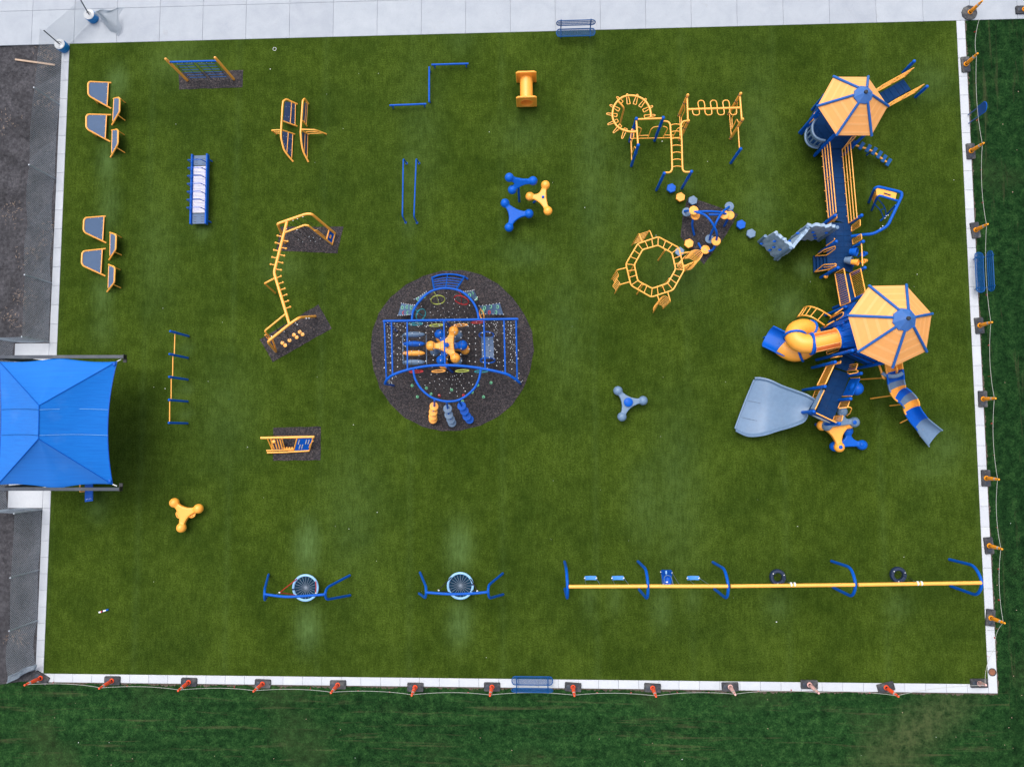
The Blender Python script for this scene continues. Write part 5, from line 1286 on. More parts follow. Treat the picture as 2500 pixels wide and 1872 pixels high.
# membranes with grip rings
for k, (quad, hz_, rings) in enumerate((((((432, 540), (605, 566), (562, 690), (385, 702))), (.35, 1.5, 1.2, .2), ((445, 598), (505, 592), (562, 600), (462, 668), (518, 666))),
        ((((1455, 576), (1726, 538), (1776, 690), (1492, 682))), (1.5, .35, .2, 1.2), ((1525, 605), (1606, 588), (1698, 590), (1505, 650), (1590, 662), (1675, 660))),
        ((((1252, 388), (1386, 368), (1432, 460), (1400, 502))), (1.6, .4, .3, 1.2), ((1330, 435), (1362, 415), (1415, 485))),
        ((((600, 490), (760, 388), (752, 430), (680, 500))), (.3, .9, 1.2, .6), ((650, 488), (735, 450))))):
    q = [G(x, y, z) for (x, y), z in zip(quad, hz_)]; rows_ = [[lerp(lerp(q[0], q[1], i / 6), lerp(q[3], q[2], i / 6), j / 4) + Vector((0, 0, -.08 * math.sin(i / 6 * 3.14))) for i in range(7)] for j in range(5)]
    mm = part(r, "membrane", MB().shell(rows_, .02), "panel_grey" if k < 9 else "rock_grey")
    for n_, (x, y) in enumerate(rings):
        # height of the membrane under that pixel
        best = min((p for row in rows_ for p in row), key=lambda p: (p - G(x, y, p.z)).length); c = G(x, y, best.z + .03)
        part(mm, "grip_ring", MB().tube([c + Vector((.055 * math.cos(a), .075 * math.sin(a), .01 * math.cos(a))) for a in [k2 * math.pi / 6 for k2 in range(12)]], .018, 6, True), "red" if n_ == len(rings) - 2 and k in (0, 1) else "mint")
    for i in range(7):
        for e in (rows_[0][i], rows_[-1][i]): part(mm, "eyelet", MB().ball(e + Vector((0, 0, .02)), .022, 6, 4), "knot")
    T(r, "stay", "rope_black", [q[0 if k in (0, 3) else 1], Vector((q[0 if k in (0, 3) else 1].x, q[0 if k in (0, 3) else 1].y, 0))], .01, 5)
# coloured loops woven in the nets
def loop(V, x, y, rx, ry, ang, z, mat, cross=True):
    c = V(x, y, z); ca_, sa_ = math.cos(ang), math.sin(ang); k_ = V.k * 49.5
    pt = lambda t: c + Vector(((rx * math.cos(t) * ca_ - ry * math.sin(t) * sa_) / k_, (rx * math.cos(t) * sa_ + ry * math.sin(t) * ca_) / k_, .25 * math.sin(t) if cross else 0))
    lp = T(r, "step_loop", mat, [pt(2 * math.pi * k / 18) for k in range(18)], .024, 6, True)
    if cross: part(lp, "cross_bar", MB().tube([pt(math.pi / 2), pt(-math.pi / 2)], .016, 6), mat); part(lp, "arm", MB().tube([pt(math.pi / 2), pt(math.pi / 2) + Vector((-.12, .18, .2))], .016, 6), mat)
loop(G, 912, 497, 88, 42, .18, 1.2, "lime"); loop(G, 1222, 500, 95, 40, -.3, 1.2, "red"); loop(G, 688, 690, 75, 38, 1.0, 1.1, "teal"); loop(G, 1490, 690, 58, 26, -1.2, 1.1, "yellow")
for V, x, y, m_ in ((G, 625, 815, "teal"), (G, 890, 832, "lime"), (G, 1212, 830, "yellow"), (G, 1440, 790, "red"), (Hv, 628, 362, "red"), (Hv, 920, 356, "yellow"), (Hv, 1232, 352, "lime"), (Hv, 1484, 358, "teal")): loop(V, x, y, 84, 13, .05, 1.6, m_, False)
# arms of stacked pods at the bottom
for (bx, by), pods, mat in (((868, 735), ((860, 820), (850, 890), (845, 950), (848, 990)), "yellow_plastic"), ((1028, 760), ((1040, 850), (1055, 930), (1080, 990), (1098, 1035)), "grey_plastic"), ((1185, 735), ((1225, 815), (1260, 880), (1292, 950), (1328, 992)), "blue_plastic")):
    hs2 = (1.45, 1.1, .7, .32); cs = [Hv(x, y, z) for (x, y), z in zip(pods, hs2)]; a = Hv(bx, by, zn)
    T(r, "pod_arm", "blue", smooth_path([a] + [c - Vector((0, 0, .06)) for c in cs] + [Vector((cs[-1].x, cs[-1].y, 0))], 4), .05, 10)
    for c in cs:
        pd = part(r, "pod", MB().lathe(c, [(.08, -.14), (.19, -.08), (.205, -.04), (.205, .0), (.18, .025), (.04, .03)], 20), mat)
        part(pd, "ridge", MB().tube([c + Vector((.12 * math.cos(a_), .12 * math.sin(a_), .03)) for a_ in [k * math.pi / 7 for k in range(14)]], .014, 5, True), mat)
for x, y, m_ in ((573, 545, "mint"), (762, 578, "mint"), (822, 655, "mint"), (643, 693, "mint"), (1093, 603, "mint"), (1437, 540, "mint"), (1612, 508, "mint"), (1365, 632, "mint"), (1513, 695, "mint"), (1237, 753, "mint"), (930, 677, "red"), (1250, 675, "red")):
    c = Hv(x, y, .5); bl = part(r, "rope_ball", MB().ball(c, .075, 12, 8, 1, 1, .8), m_)
    e = min(ab_, key=lambda q: (Vector((q.x, q.y, 0)) - Vector((c.x, c.y, 0))).length); part(bl, "rope", MB().tube([c, e], .008, 4), "rope_black"); part(bl, "stay", MB().tube([c, Vector((c.x, c.y, 0))], .008, 4), "rope_black"); part(bl, "hole", MB().ball(c + Vector((0, 0, .058)), .02, 8, 5), "rope_black")
# stacked lobed boulders in the middle
prev = None
cpx = (1000, 400)
for mat, balls, z in (("yellow_plastic", ((1262, 452), (945, 680), (900, 285)), .45), ("grey_plastic", ((1150, 240), (810, 478), (1148, 615)), .80), ("blue_plastic", ((878, 222), (1225, 385), (905, 610)), 1.15), ("yellow_plastic", ((1090, 172), (750, 395), (1115, 578)), 1.55)):
    o_, c_ = lobes(r, "lobed_boulder", [NT(x, y, z) for x, y in balls], .24, mat, NT(*cpx, z), .42)
c_ = NT(1000, 400, 1.5); T(r, "centre_mast", "blue", [Vector((c_.x, c_.y, 0)), c_], .08, 10); c_ = NT(985, 380, 1.82); part(r, "mast_cap", MB().lathe(c_, [(.11, -.06), (.11, 0), (.05, .03)], 16), "blue")
# hammocks
for y, m_ in ((225, "grey_plastic"), (365, "blue_plastic"), (505, "yellow_plastic"), (640, "grey_plastic")):
    c = NT(492, y, 1.1); part(r, "roller_pod", MB().ball(c, .54, 22, 12, 1, .25, .28), m_)
for x0, x1 in ((325, 335), (680, 685)): T(r, "roller_frame", "grey_plastic", NT.m((x0, 225, 1.1), (x1, 672, 1.1)), .022, 7); 
for x, y in ((325, 225), (335, 672), (680, 225), (685, 672)):
    a = NT(x, y, 1.1); T(r, "hanger_rope", "rope_black", [a, Vector((a.x, a.y, zn - .1))], .012, 5)
# hanging bridge
rows_ = [[NT(1505 + 12 * (j / 6) + 180 * i / 5, 262 + 325 * j / 6, .95 - .08 * math.sin(j / 6 * 3.14) + .05 * abs(i / 2.5 - 1)) for i in range(6)] for j in range(7)]
br = part(r, "bridge_mat", MB().shell(rows_, .03), "panel_grey")
for y, rx, ry in ((232, 105, 40), (612, 105, 34)):
    c = NT(1582 + (y - 232) * .05, y, 1.0); part(r, "bridge_hoop", MB().tube([c + Vector((rx / 6.144 / 49.5 * math.cos(a), ry / 6.144 / 49.5 * math.sin(a), .12 * math.sin(a))) for a in [k * math.pi / 10 for k in range(20)]], .03, 7, True), "blue")
    for dx in (-90, 90): a = NT(1582 + dx, y, 1.0); T(r, "hanger_rope", "rope_black", [a, Vector((a.x, a.y, zn - .1))], .012, 5)

# ================================================================== LARGE PLAY STRUCTURE
PS = thing("play_structure", "large blue and yellow play structure with two peaked roofs, ramps and slides", "play structure", Q(1100, 1000))
V3 = Vector
def shelf(name, pts, z, t=.06, mat="deck_blue", tiles=None):
    """deck plate; pts are (view,x,y,z)"""
    return part(PS, name, MB().prism([V3((p.x, p.y, p.z - t)) for p in pts], (0, 0, t)), mat)
def tiles(par, o, u, v, nu, nv, gap=.006, t=.012):
    for i in range(nu):
        for j in range(nv):
            a = lambda s, q: o + u * (s / nu) + v * (q / nv)
            g = gap; c = [a(i, j), a(i + 1, j), a(i + 1, j + 1), a(i, j + 1)]; m_ = sum(c, V3((0, 0, 0))) / 4
            c = [m_ + (q - m_) * (1 - 2 * g / max(.1, (q - m_).length)) for q in c]
            part(par, "tile", MB().prism([q + V3((0, 0, .002)) for q in c], (0, 0, t)), "deck_blue")
def pp(base, h, name="post"):
    b = V3((base.x, base.y, 0)); q = post(PS, name, "blue", b, h, .068)
    for z in (h - .35, h * .5): part(q, "clamp", MB().lathe(b + V3((0, 0, z)), [(.078, 0), (.078, .07)], 12), "blue")
    part(q, "cap", MB().ball(b + V3((0, 0, h - .03)), .08, 10, 7), "blue_plastic"); return b
def barrier(a0, a1, b0, b1, n, r_=.024, mat="yellow", vert=True, rp=.013):
    """a0-a1 lower rail, b0-b1 upper rail, n pickets"""
    fr_ = part(PS, "guard_frame", MB().tube(round_path([a0, a1, b1, b0], .06, 3, True), r_, 7, True), mat)
    for k in range(n):
        t = (k + 1) / (n + 1); part(fr_, "picket", MB().tube([lerp(a0, a1, t), lerp(b0, b1, t)], rp, 6), mat)
    return fr_
def up(p, z): return V3((p.x, p.y, z))
def roof(corners, apex, cup, ze, za, n):
    cs = [P(*c, ze) for c in corners]; ap = P(*apex, za)
    cen = sum(cs, V3((0, 0, 0))) / len(cs); ap = V3((cen.x, cen.y, za)) * .5 + ap * .5; ap.z = za
    rf = None
    for i in range(n):
        a, b = cs[i], cs[(i + 1) % n]; t = .26
        c, d = lerp(ap, b, t), lerp(ap, a, t)
        w_ = part(PS, "roof_panel", MB().panel([a, b, c, d], .03), "roof_yellow")
        nn = (b - a).cross(d - a).normalized(); nn = nn if nn.z > 0 else -nn
        for k in (.06, .33, .60, .87):
            e, f = lerp(lerp(a, d, k), lerp(b, c, k), .06), lerp(lerp(b, c, k), lerp(a, d, k), .06)
            e2, f2 = lerp(lerp(a, d, k + .07), lerp(b, c, k + .07), .06), lerp(lerp(b, c, k + .07), lerp(a, d, k + .07), .06)
            part(w_, "rib", MB().prism([e + nn * .017, f + nn * .017, f2 + nn * .017, e2 + nn * .017], nn * .004), "roof_rib")
    for a in cs: part(PS, "roof_ridge", MB().tube([lerp(a, cen, -.02) + V3((0, 0, .02)), lerp(a, ap, .76) + V3((0, 0, .03))], .058, 10), "ridge_blue_skylit")
    m = 2 * 4; ol = [lerp(ap, cs[int(k * n / m) % n], .0) for k in range(m)]
    rad = (cs[0] - cen).length * .265; zc = za - (za - ze) * .265 + .06
    mb = MB(); ring_ = [V3((ap.x + rad * math.cos(2 * math.pi * k / m + .25), ap.y + rad * math.sin(2 * math.pi * k / m + .25), zc)) for k in range(m)]
    tip = V3((ap.x, ap.y, za + .02))
    mb.v += ring_ + [q - V3((0, 0, .06)) for q in ring_] + [tip]
    for k in range(m): mb.f.append((k, (k + 1) % m, 2 * m)); mb.f.append((m + k, m + (k + 1) % m, (k + 1) % m, k))
    mb.f.append(tuple(m + k for k in reversed(range(m))))
    cp = part(PS, "cupola", mb, "cupola_blue_skylit", smooth=False); part(cp, "dark_hole", MB().lathe(tip - V3((0, 0, .06)), [(.085, 0), (.075, .06), (.03, .065)], 14), "black")  # black stub stands in for the dark inside of the peak's hole
    return cs, cen
ze1 = 2.8
r1c = [(1930 + x / 5.52, 130 + y / 5.52) for x, y in ((580, 325), (1040, 328), (1307, 716), (1086, 1110), (620, 1106), (364, 716))]
cs1, cen1 = roof(r1c, (1930 + 1030 / 5.52, 130 + 510 / 5.52), None, ze1, 4.1, 6)
z1 = .80
dk = [V3((cen1.x + (c.x - cen1.x) * .86, cen1.y + (c.y - cen1.y) * .86, z1)) for c in cs1]
d1 = shelf("deck", dk, z1)
for c in dk: pp(c, ze1 - .02 + .05)
for i in range(6):
    a, b = dk[i], dk[(i + 1) % 6]
    m_ = lerp(a, b, .5); cc = V3((cen1.x, cen1.y, z1)); tl = [lerp(q, cc, .03) + V3((0, 0, .002)) for q in (a, b)] + [lerp(cc, m_, .03) + V3((0, 0, .002))]
    for j in range(3):
        t0_, t1_ = j / 3, (j + 1) / 3; q = [lerp(a, cc, t0_ + .012), lerp(b, cc, t0_ + .012), lerp(b, cc, t1_ - .002), lerp(a, cc, t1_ - .002)]
        part(d1, "tile", MB().prism([lerp(v, sum(q, V3()) / 4, .02) + V3((0, 0, .002)) for v in q], (0, 0, .012)), "deck_blue")
# left bay of the first deck: curved slotted barrier
bay = [O(x, y, z1) for x, y in ((255, 985), (205, 1060), (195, 1150), (225, 1225), (290, 1270), (365, 1285))]
bayp = smooth_path(bay, 4)
shelf("bay_floor", [O(300, 930, z1), *bay, O(470, 1230, z1), O(560, 1110, z1)], z1)
for z, rr in ((z1 + .05, .05), (z1 + .92, .05)): part(PS, "bay_rim", MB().tube([up(q, z) for q in bayp], rr, 8), "grey_plastic")
part(PS, "bay_wall", MB().grid([[up(q, z) for q in bayp] for z in (z1 + .05, z1 + .28)]).grid([[up(q, z) for q in bayp] for z in (z1 + .68, z1 + .92)]), "grey_plastic")
for k in range(0, len(bayp) - 1, 3):
    q, q2 = bayp[k], bayp[k + 1]; part(PS, "bay_slat", MB().grid([[up(q, z1 + .26), up(q2, z1 + .26)], [up(q, z1 + .7), up(q2, z1 + .7)]]), "grey_plastic")
pp(O(148, 1085), 2.15); pp(O(332, 1365), 2.2)
barrier(O(232, 965, z1 + .1), O(330, 800, z1 + .1), O(300, 905, z1 + .9), O(385, 765, z1 + .9), 3)
T(PS, "hand_hold", "yellow", round_path([O(275, 900, 1.3), O(300, 930, 1.3), O(318, 908, 1.5), O(300, 890, 1.6)], .05), .02, 6)
# ramp at the upper right
zr0, zr1 = .04, z1
ra = [O(1165, 560, zr1), O(1522, 352, zr0), O(1620, 492, zr0), O(1265, 700, zr1)]
lnd = [O(905, 712, zr1 - .012), O(1165, 560, zr1 - .012), O(1265, 700, zr1 - .012), O(1005, 852, zr1 - .012)]; shelf("landing", lnd, zr1)
rp_ = part(PS, "ramp", MB().prism([q - V3((0, 0, .05)) for q in ra], (0, 0, .05)), "deck_blue"); tiles(rp_, ra[0], ra[1] - ra[0], ra[3] - ra[0], 5, 2)
for e, (x0, y0, x1, y1) in enumerate(((1140, 545, 1528, 330), (1285, 750, 1660, 548))):
    a, b = O(x0, y0, zr1), O(x1, y1, zr0); fl_ = V3((b.x - a.x, b.y - a.y, 0)) * .62
    for k in range(4): T(PS, "landing_rail", "yellow", [a - fl_ + V3((0, 0, .16 + .25 * k)), a + V3((0, 0, .16 + .25 * k))], .021, 7)
    T(PS, "rail_upright", "yellow", [a + V3((0, 0, 0)), a + V3((0, 0, .93))], .02, 7)
    for k in range(4): T(PS, "ramp_rail", "yellow", [a + V3((0, 0, .16 + .25 * k)), b + V3((0, 0, .16 + .25 * k)) - (b - a) * (0 if k else .02)], .021, 7)
    T(PS, "rail_upright", "yellow", [b + V3((0, 0, 0)), b + V3((0, 0, .93))], .02, 7); T(PS, "rail_upright", "yellow", [lerp(a, b, .5) + V3((0, 0, .16)), lerp(a, b, .5) + V3((0, 0, .9))], .02, 7)
pp(O(1515, 262), 1.06); pp(O(1682, 592), 1.06)
# level bridge down to the middle deck
zb2 = .85
La, Lb, Ra, Rb = O(420, 1300, zb2), Q(990, 690, zb2), O(690, 1300, zb2), Q(1246, 757, zb2)
La2, Ra2 = O(475, 1190, zb2), O(715, 1235, zb2)
sp_ = part(PS, "bridge_deck", MB().prism([q - V3((0, 0, .06)) for q in (La, Lb, Rb, Ra)], (0, 0, .06)), "deck_blue"); tiles(sp_, La, Lb - La, Ra - La, 12, 2)
shelf("link_deck", [O(300, 1260, z1 - .012), O(420, 1305, z1 - .012), O(690, 1302, z1 - .012), O(840, 1130, z1 - .012), O(600, 1080, z1 - .012)], z1)
for a, b in ((La, Lb), (Ra, Rb)):
    for k in range(4): T(PS, "bridge_rail", "yellow", [a + V3((0, 0, .06 + .29 * k)), b + V3((0, 0, .06 + .29 * k))], .023, 7)
    for t in (.46,): T(PS, "rail_upright", "yellow", [lerp(a, b, t) + V3((0, 0, .02)), lerp(a, b, t) + V3((0, 0, .95))], .016, 6)
    for t in (.1, .25, .6, .75, .9): part(PS, "bridge_bracket", MB().tube([lerp(a, b, t), lerp(a, b, t) + V3((-.06, 0, 0))], .02, 6), "yellow")
    T(PS, "rail_end", "yellow", [a + V3((0, 0, .06)), a + V3((0, 0, .93))], .022, 6); T(PS, "rail_end", "yellow", [b + V3((0, 0, .06)), b + V3((0, 0, .93))], .022, 6)
barrier(O(700, 1300, z1 + .08), O(830, 1130, z1 + .08), O(800, 1210, z1 + .9), O(885, 1120, z1 + .9), 2)
# stepping spine right of the first tower
T(PS, "step_spine", "yellow", smooth_path(O.m((870, 1240, .72), (960, 1270, .66), (1055, 1300, .58), (1140, 1350, .48), (1220, 1415, .36), (1305, 1475, .2)), 4), .045, 9)
for x, y, z in ((850, 1235, .78), (955, 1252, .74), (1046, 1285, .66), (1126, 1322, .56), (1196, 1370, .46), (1258, 1422, .34), (1320, 1472, .24)):
    c = O(x, y, z); d = (O(x + 28, y - 45, z) - c); part(PS, "step_bar", MB().box(c, (d.length * 2, .16, .07), rotz(math.atan2(d.y, d.x))), "bench_blue")
a = O(1320, 1472, .2); T(PS, "spine_leg", "blue", [V3((a.x, a.y, 0)), a], .035, 8); a = O(1090, 1320, .5); T(PS, "spine_leg", "blue", [V3((a.x, a.y, 0)), a], .035, 8)
# middle deck
zm = .90
mdk = [Q(*q, zm) for q in ((955, 745), (1255, 745), (1290, 800), (1305, 1385), (1180, 1340), (985, 1335), (965, 900))]
md = shelf("deck", mdk, zm)
o_ = Q(968, 775, zm); u_ = Q(1290, 775, zm) - o_; v_ = Q(985, 1330, zm) - o_; tiles(md, o_ + u_ * .01, u_ * .98, v_, 3, 8)
posts_mid = [Q(x, y, 2.0) for x, y in ((1085, 650), (1420, 650), (1100, 980), (1440, 980), (1120, 1312), (1460, 1312))]
for q in posts_mid: pp(q, 2.0)
for (ax_, ay_, bx_, by_), n_ in (((1290, 855, 1400, 782), 4), ((1300, 1020, 1415, 950), 4)):
    pass
def pick(x0, y0, x1, y1, x2, y2, x3, y3, n, zlo, zhi): return barrier(Q(x0, y0, zlo), Q(x1, y1, zlo), Q(x2, y2, zhi), Q(x3, y3, zhi), n)
pick(1288, 858, 1290, 785, 1398, 785, 1398, 705, 3, zm + .05, zm + .95)
pick(1305, 1020, 1298, 958, 1418, 955, 1412, 888, 3, zm + .05, zm + .95)
barrier(Q(985, 768, zm + .05), Q(990, 735, zm + .05), Q(1100, 690, zm + .95), Q(1102, 660, zm + .95), 2)
T(PS, "hand_rail", "yellow", round_path(Q.m((1060, 735, zm + .5), (1100, 690, zm + .9), (1102, 640, zm + .95)), .06), .022, 7)
T(PS, "drum_rail", "yellow", Q.m((1414, 1005, zm + .95), (1428, 1290, zm + .95)), .028, 8)
T(PS, "drum_rail", "blue", Q.m((1290, 1070, zm + .2), (1310, 1300, zm + .2)), .03, 8)
for x, y, z, rr, m_, dx in ((1350, 1115, 1.45, .20, "blue_plastic", -1), (1285, 1222, 1.35, .19, "grey_plastic", -1), (1366, 1246, 1.55, .15, "yellow_plastic", -1), (1436, 1140, 1.5, .12, "blue_plastic", 1), (1438, 1232, 1.5, .11, "yellow_plastic", 1)):
    c = Q(x, y, z); ax_ = V3((-.75 * -dx * -1, -.25, .62)).normalized(); dr = part(PS, "drum", MB().lathe(c - ax_ * .14, [(rr * .72, -.14), (rr * .85, 0), (rr, .13), (rr, .16), (rr * .93, .17), (rr * .9, .12), (.02, .11)], 22, ax_), m_)
    part(PS, "drum_stem", MB().tube([c - ax_ * .2, up(c, zm)], .03, 8), "blue")
# stairs on the left
zs = [zm - .18 * (k + 1) for k in range(4)]
for k in range(4):
    z = zs[k]; x1, x0 = 985 - 45 * k, 940 - 45 * k
    part(PS, "step", MB().prism([Q(x0 - 3, 1168 + k * 2, z) - V3((0, 0, .05)), Q(x1, 1168 + k * 2, z) - V3((0, 0, .05)), Q(x1 + 10, 1335 + k * 9, z) - V3((0, 0, .05)), Q(x0 + 6, 1338 + k * 9, z) - V3((0, 0, .05))], (0, 0, .05)), "deck_blue")
for y0, y1 in ((1168, 1168), (1338, 1368)):
    part(PS, "stringer", MB().panel([Q(985, y0, zm), Q(805, y1, .18), Q(805, y1, .0), Q(860, y1, .0), Q(985, y0, zm - .3)], .04), "deck_blue")
for p0, p1, p2, p3 in (((835, 1165, .30), (935, 1090, 1.05), (1082, 1040, 1.75), (1082, 1075, 1.55)), ((825, 1365, .3), (935, 1275, 1.05), (1095, 1265, 1.75), (1092, 1300, 1.55))):
    T(PS, "stair_rail", "yellow", round_path([Q(*p0), Q(*p1), Q(*p2), Q(*p3), Q(p1[0] + 45, p1[1] + 62, .95), Q(p0[0] + 2, p0[1] + 1, .28)], .06), .024, 7)
    T(PS, "stair_rail", "yellow", [Q(p1[0] + 2, p1[1] + 30, .9), Q(p2[0] - 30, p2[1] + 32, 1.5)], .018, 6)
T(PS, "hand_rail", "yellow", round_path(Q.m((968, 1036, zm + .2), (1068, 968, zm + .85), (1074, 945, zm + .95)), .06), .024, 7)
pick(990, 1355, 1005, 1352, 1080, 1290, 1095, 1285, 0, zm + .05, zm + .9)
c = Q(965, 1424, .55); kb = part(PS, "knob", MB().ball(c, .10, 12, 8), "yellow_plastic"); T(PS, "knob_arm", "blue", [c, Q(1000, 1400, .6)], .03, 7)
# rock climbing wall in three bumpy panels
def rock(b0, b1, t0, t1, nu, nv, seed, holds, label=None):
    rnd = random.Random(seed); rows_ = []; n_ = ((b1 - b0).cross(t0 - b0)).normalized(); n_ = n_ if n_.dot(V3((-.8, -.5, .2))) > 0 else -n_
    def pt(u, v): return lerp(lerp(b0, b1, u), lerp(t0, t1, u), v)
    for j in range(nv + 1):
        row = []
        for i in range(nu + 1):
            u, v = i / nu, j / nv; e = 0 if i in (0, nu) else 1
            p = pt(u, v) + n_ * (.036 * math.sin(u * nu * 1.9 + 1.3 * math.sin(v * 5 + seed)) * math.cos(v * 6.1 + seed) + rnd.uniform(-.012, .018)); 
            if j == nv: p += V3((0, 0, rnd.uniform(-.14, .03)))
            row.append(p)
        rows_.append(row)
    mb = MB(); mb.grid(rows_); back = [[p - n_ * .14 for p in reversed(row)] for row in rows_]; mb.grid(back)
    mb.grid([rows_[-1], [p - n_ * .14 for p in rows_[-1]]]); mb.grid([[row[0] for row in rows_], [row[0] - n_ * .14 for row in rows_]]); mb.grid([[row[-1] - n_ * .14 for row in rows_], [row[-1] for row in rows_]])
    w_ = part(PS, "rock_panel", mb, "rock_grey")
    for u, v in holds: part(w_, "hold", MB().ball(pt(u, v) + n_ * .10, .075, 8, 5, 1.2, .7, .6), "blue_plastic")
    return w_
hw2 = 2.15
b0, b1, t0_, t1_ = Q(118, 985, 0), Q(322, 1205, 0), Q(312, 865, hw2), Q(528, 1042, hw2)
rock(b0, b1, t0_, t1_, 12, 12, 3, ((.12, .15), (.55, .25), (.80, .62), (.35, .75), (.55, .5)))
for q, t in ((b0, t0_), (b1, t1_)): T(PS, "rock_post", "grey_plastic", [V3((q.x, q.y, 0)), up(q, hw2 if q is b1 else 1.0)], .075, 10)
c0, c1 = Q(522, 958, 0), Q(742, 788, hw2)
rock(b1, c0, t1_, c1, 9, 12, 5, ((.3, .6), (.6, .4), (.75, .75)))
T(PS, "rock_post", "grey_plastic", [c0, up(c0, hw2 + .03)], .08, 10)
e0, e1 = Q(872, 968, 0), Q(1092, 792, hw2)
rock(c0, e0, c1, e1, 12, 12, 9, ((.2, .2), (.35, .72), (.7, .3), (.55, .5), (.85, .7), (.1, .55)))
T(PS, "rock_post", "grey_plastic", [e0, up(e0, hw2 + .03)], .08, 10)
# blue overhead arch with yellow board
T(PS, "arch_tube", "blue", round_path(Q.m((1290, 915, 1.25), (1430, 897, 1.6), (1560, 888, 1.8), (1742, 790, 2.0), (1922, 412, 2.0), (1922, 368, 2.0), (1885, 352, 2.0), (1622, 290, 2.0), (1580, 312, 1.9), (1506, 486, 0)), .2), .066, 10)
T(PS, "arch_tube", "blue", round_path(Q.m((1872, 468, 2.0), (1640, 400, 2.0), (1612, 424, 1.85), (1542, 586, 0)), .15), .05, 10)
yb2 = part(PS, "arch_board", MB().panel([Q(x, y, 1.98) for x, y in ((1595, 325), (1630, 302), (1858, 372), (1842, 450), (1640, 390), (1606, 405))], .02), "yellow_plastic")
part(yb2, "handle", MB().tube(Q.m((1698, 370, 2.02), (1782, 396, 2.02)), .022, 7), "navy")
part(PS, "arch_board", MB().panel(Q.m((1578, 350, 1.6), (1602, 408, 1.6), (1568, 498, .75), (1548, 440, .75)), .02), "yellow_plastic")
T(PS, "arch_tube", "blue", Q.m((1846, 525, 2.0), (1740, 635, .9)), .036, 8)
for pts in (((1618, 440, 1.8), (1680, 510, 1.3), (1712, 570, .9), (1724, 640, .5)), ((1578, 510, 1.2), (1632, 565, .9), (1668, 620, .55), (1692, 682, .25))): T(PS, "curved_rail", "blue", smooth_path(Q.m(*pts), 4), .024, 7)
T(PS, "curved_rail", "blue", Q.m((1660, 586, .8), (1700, 562, .95)), .018, 6); T(PS, "base_tube", "blue", Q.m((1652, 722, .03), (1752, 632, .35)), .035, 8)
for x, y in ((1750, 650), (1748, 632), (1728, 660), (1710, 688), (1652, 818), (1682, 788)): part(PS, "bead", MB().ball(Q(x, y, .4 if x > 1690 else 1.9), .03, 7, 5), "knot")
# sloping bridge to the second tower
zt2 = 1.75
a0, a1 = Q(1078, 1386, zm + .05), R(972, 322, zt2); b0, b1 = Q(1192, 1322, zm + .98), R(1086, 276, zt2 + .95)
c0, c1 = Q(1266, 1386, zm + .05), R(1152, 246, zt2); d0, d1 = Q(1402, 1322, zm + .98), R(1262, 150, zt2 + .95)
barrier(a0, a1, b0, b1, 15, .026, rp=.010); barrier(c0, c1, d0, d1, 14, .026, rp=.010)
sl_ = part(PS, "sloping_bridge", MB().prism([q - V3((0, 0, .1)) for q in (a0, a1, c1, c0)], (0, 0, .06)), "deck_blue")
tiles(sl_, a0 - V3((0, 0, .04)), a1 - a0, c0 - a0, 7, 2)
# second tower roof (seven sided)
ze2 = 3.95
r2c = [(1850 + x / 4.809, 680 + y / 4.809) for x, y in ((1308, 92), (1738, 83), (2038, 416), (1972, 852), (1580, 1038), (1178, 857), (1060, 436))]
cs2, cen2 = roof(r2c, (1850 + 1778 / 4.809, 680 + 460 / 4.809), None, ze2, 5.45, 7)
dk2 = [V3((cen2.x + (c.x - cen2.x) * .86, cen2.y + (c.y - cen2.y) * .86, zt2)) for c in cs2]
shelf("deck", dk2, zt2)
for c in dk2: pp(c, ze2 + .02)
for i in (1, 2, 3):
    a, b = dk2[i], dk2[(i + 1) % 7]; barrier(lerp(a, b, .08) + V3((0, 0, .08)), lerp(b, a, .08) + V3((0, 0, .08)), lerp(a, b, .08) + V3((0, 0, 1.0)), lerp(b, a, .08) + V3((0, 0, 1.0)), 6)
# lower landings left of the second tower
zl = 1.25
pl_ = shelf("deck", [R(*q, zl) for q in ((820, 512), (880, 462), (1010, 392), (1070, 330), (1120, 470), (900, 560))], zl)
for q in (R(690, 640), R(800, 420)): pass
pp(R(795, 430, 0), 2.3)
pp(R(700, 630, 0), 3.0); pp(R(690, 955, 0), 3.9); 
barrier(R(868, 452, zl + .05), R(955, 398, zl + .05), R(905, 415, zl + .95), R(1002, 350, zl + .95), 4); barrier(R(768, 580, zl + .05), R(850, 540, zl + .05), R(815, 545, zl + .95), R(895, 498, zl + .95), 4)
T(PS, "hand_rail", "yellow", round_path(R.m((848, 470, zl), (985, 395, zl + .9), (1008, 398, zl + .95), (1000, 440, zl + .9), (890, 510, zl + .3)), .08), .022, 7)
# curved arch ladder
o1 = smooth_path(R.m((536, 354, 0), (548, 340, .55), (608, 328, 1.1), (720, 362, 1.45), (862, 446, zl + .1)), 5); o2 = smooth_path(R.m((462, 458, 0), (478, 448, .55), (540, 434, 1.1), (640, 455, 1.4), (784, 548, zl + .1)), 5)
T(PS, "ladder_rail", "yellow", o1, .034, 8); T(PS, "ladder_rail", "yellow", o2, .034, 8)
for k in (2, 5, 8, 11, 14, 17): T(PS, "rung", "yellow", [o1[k], o2[k]], .022, 7)
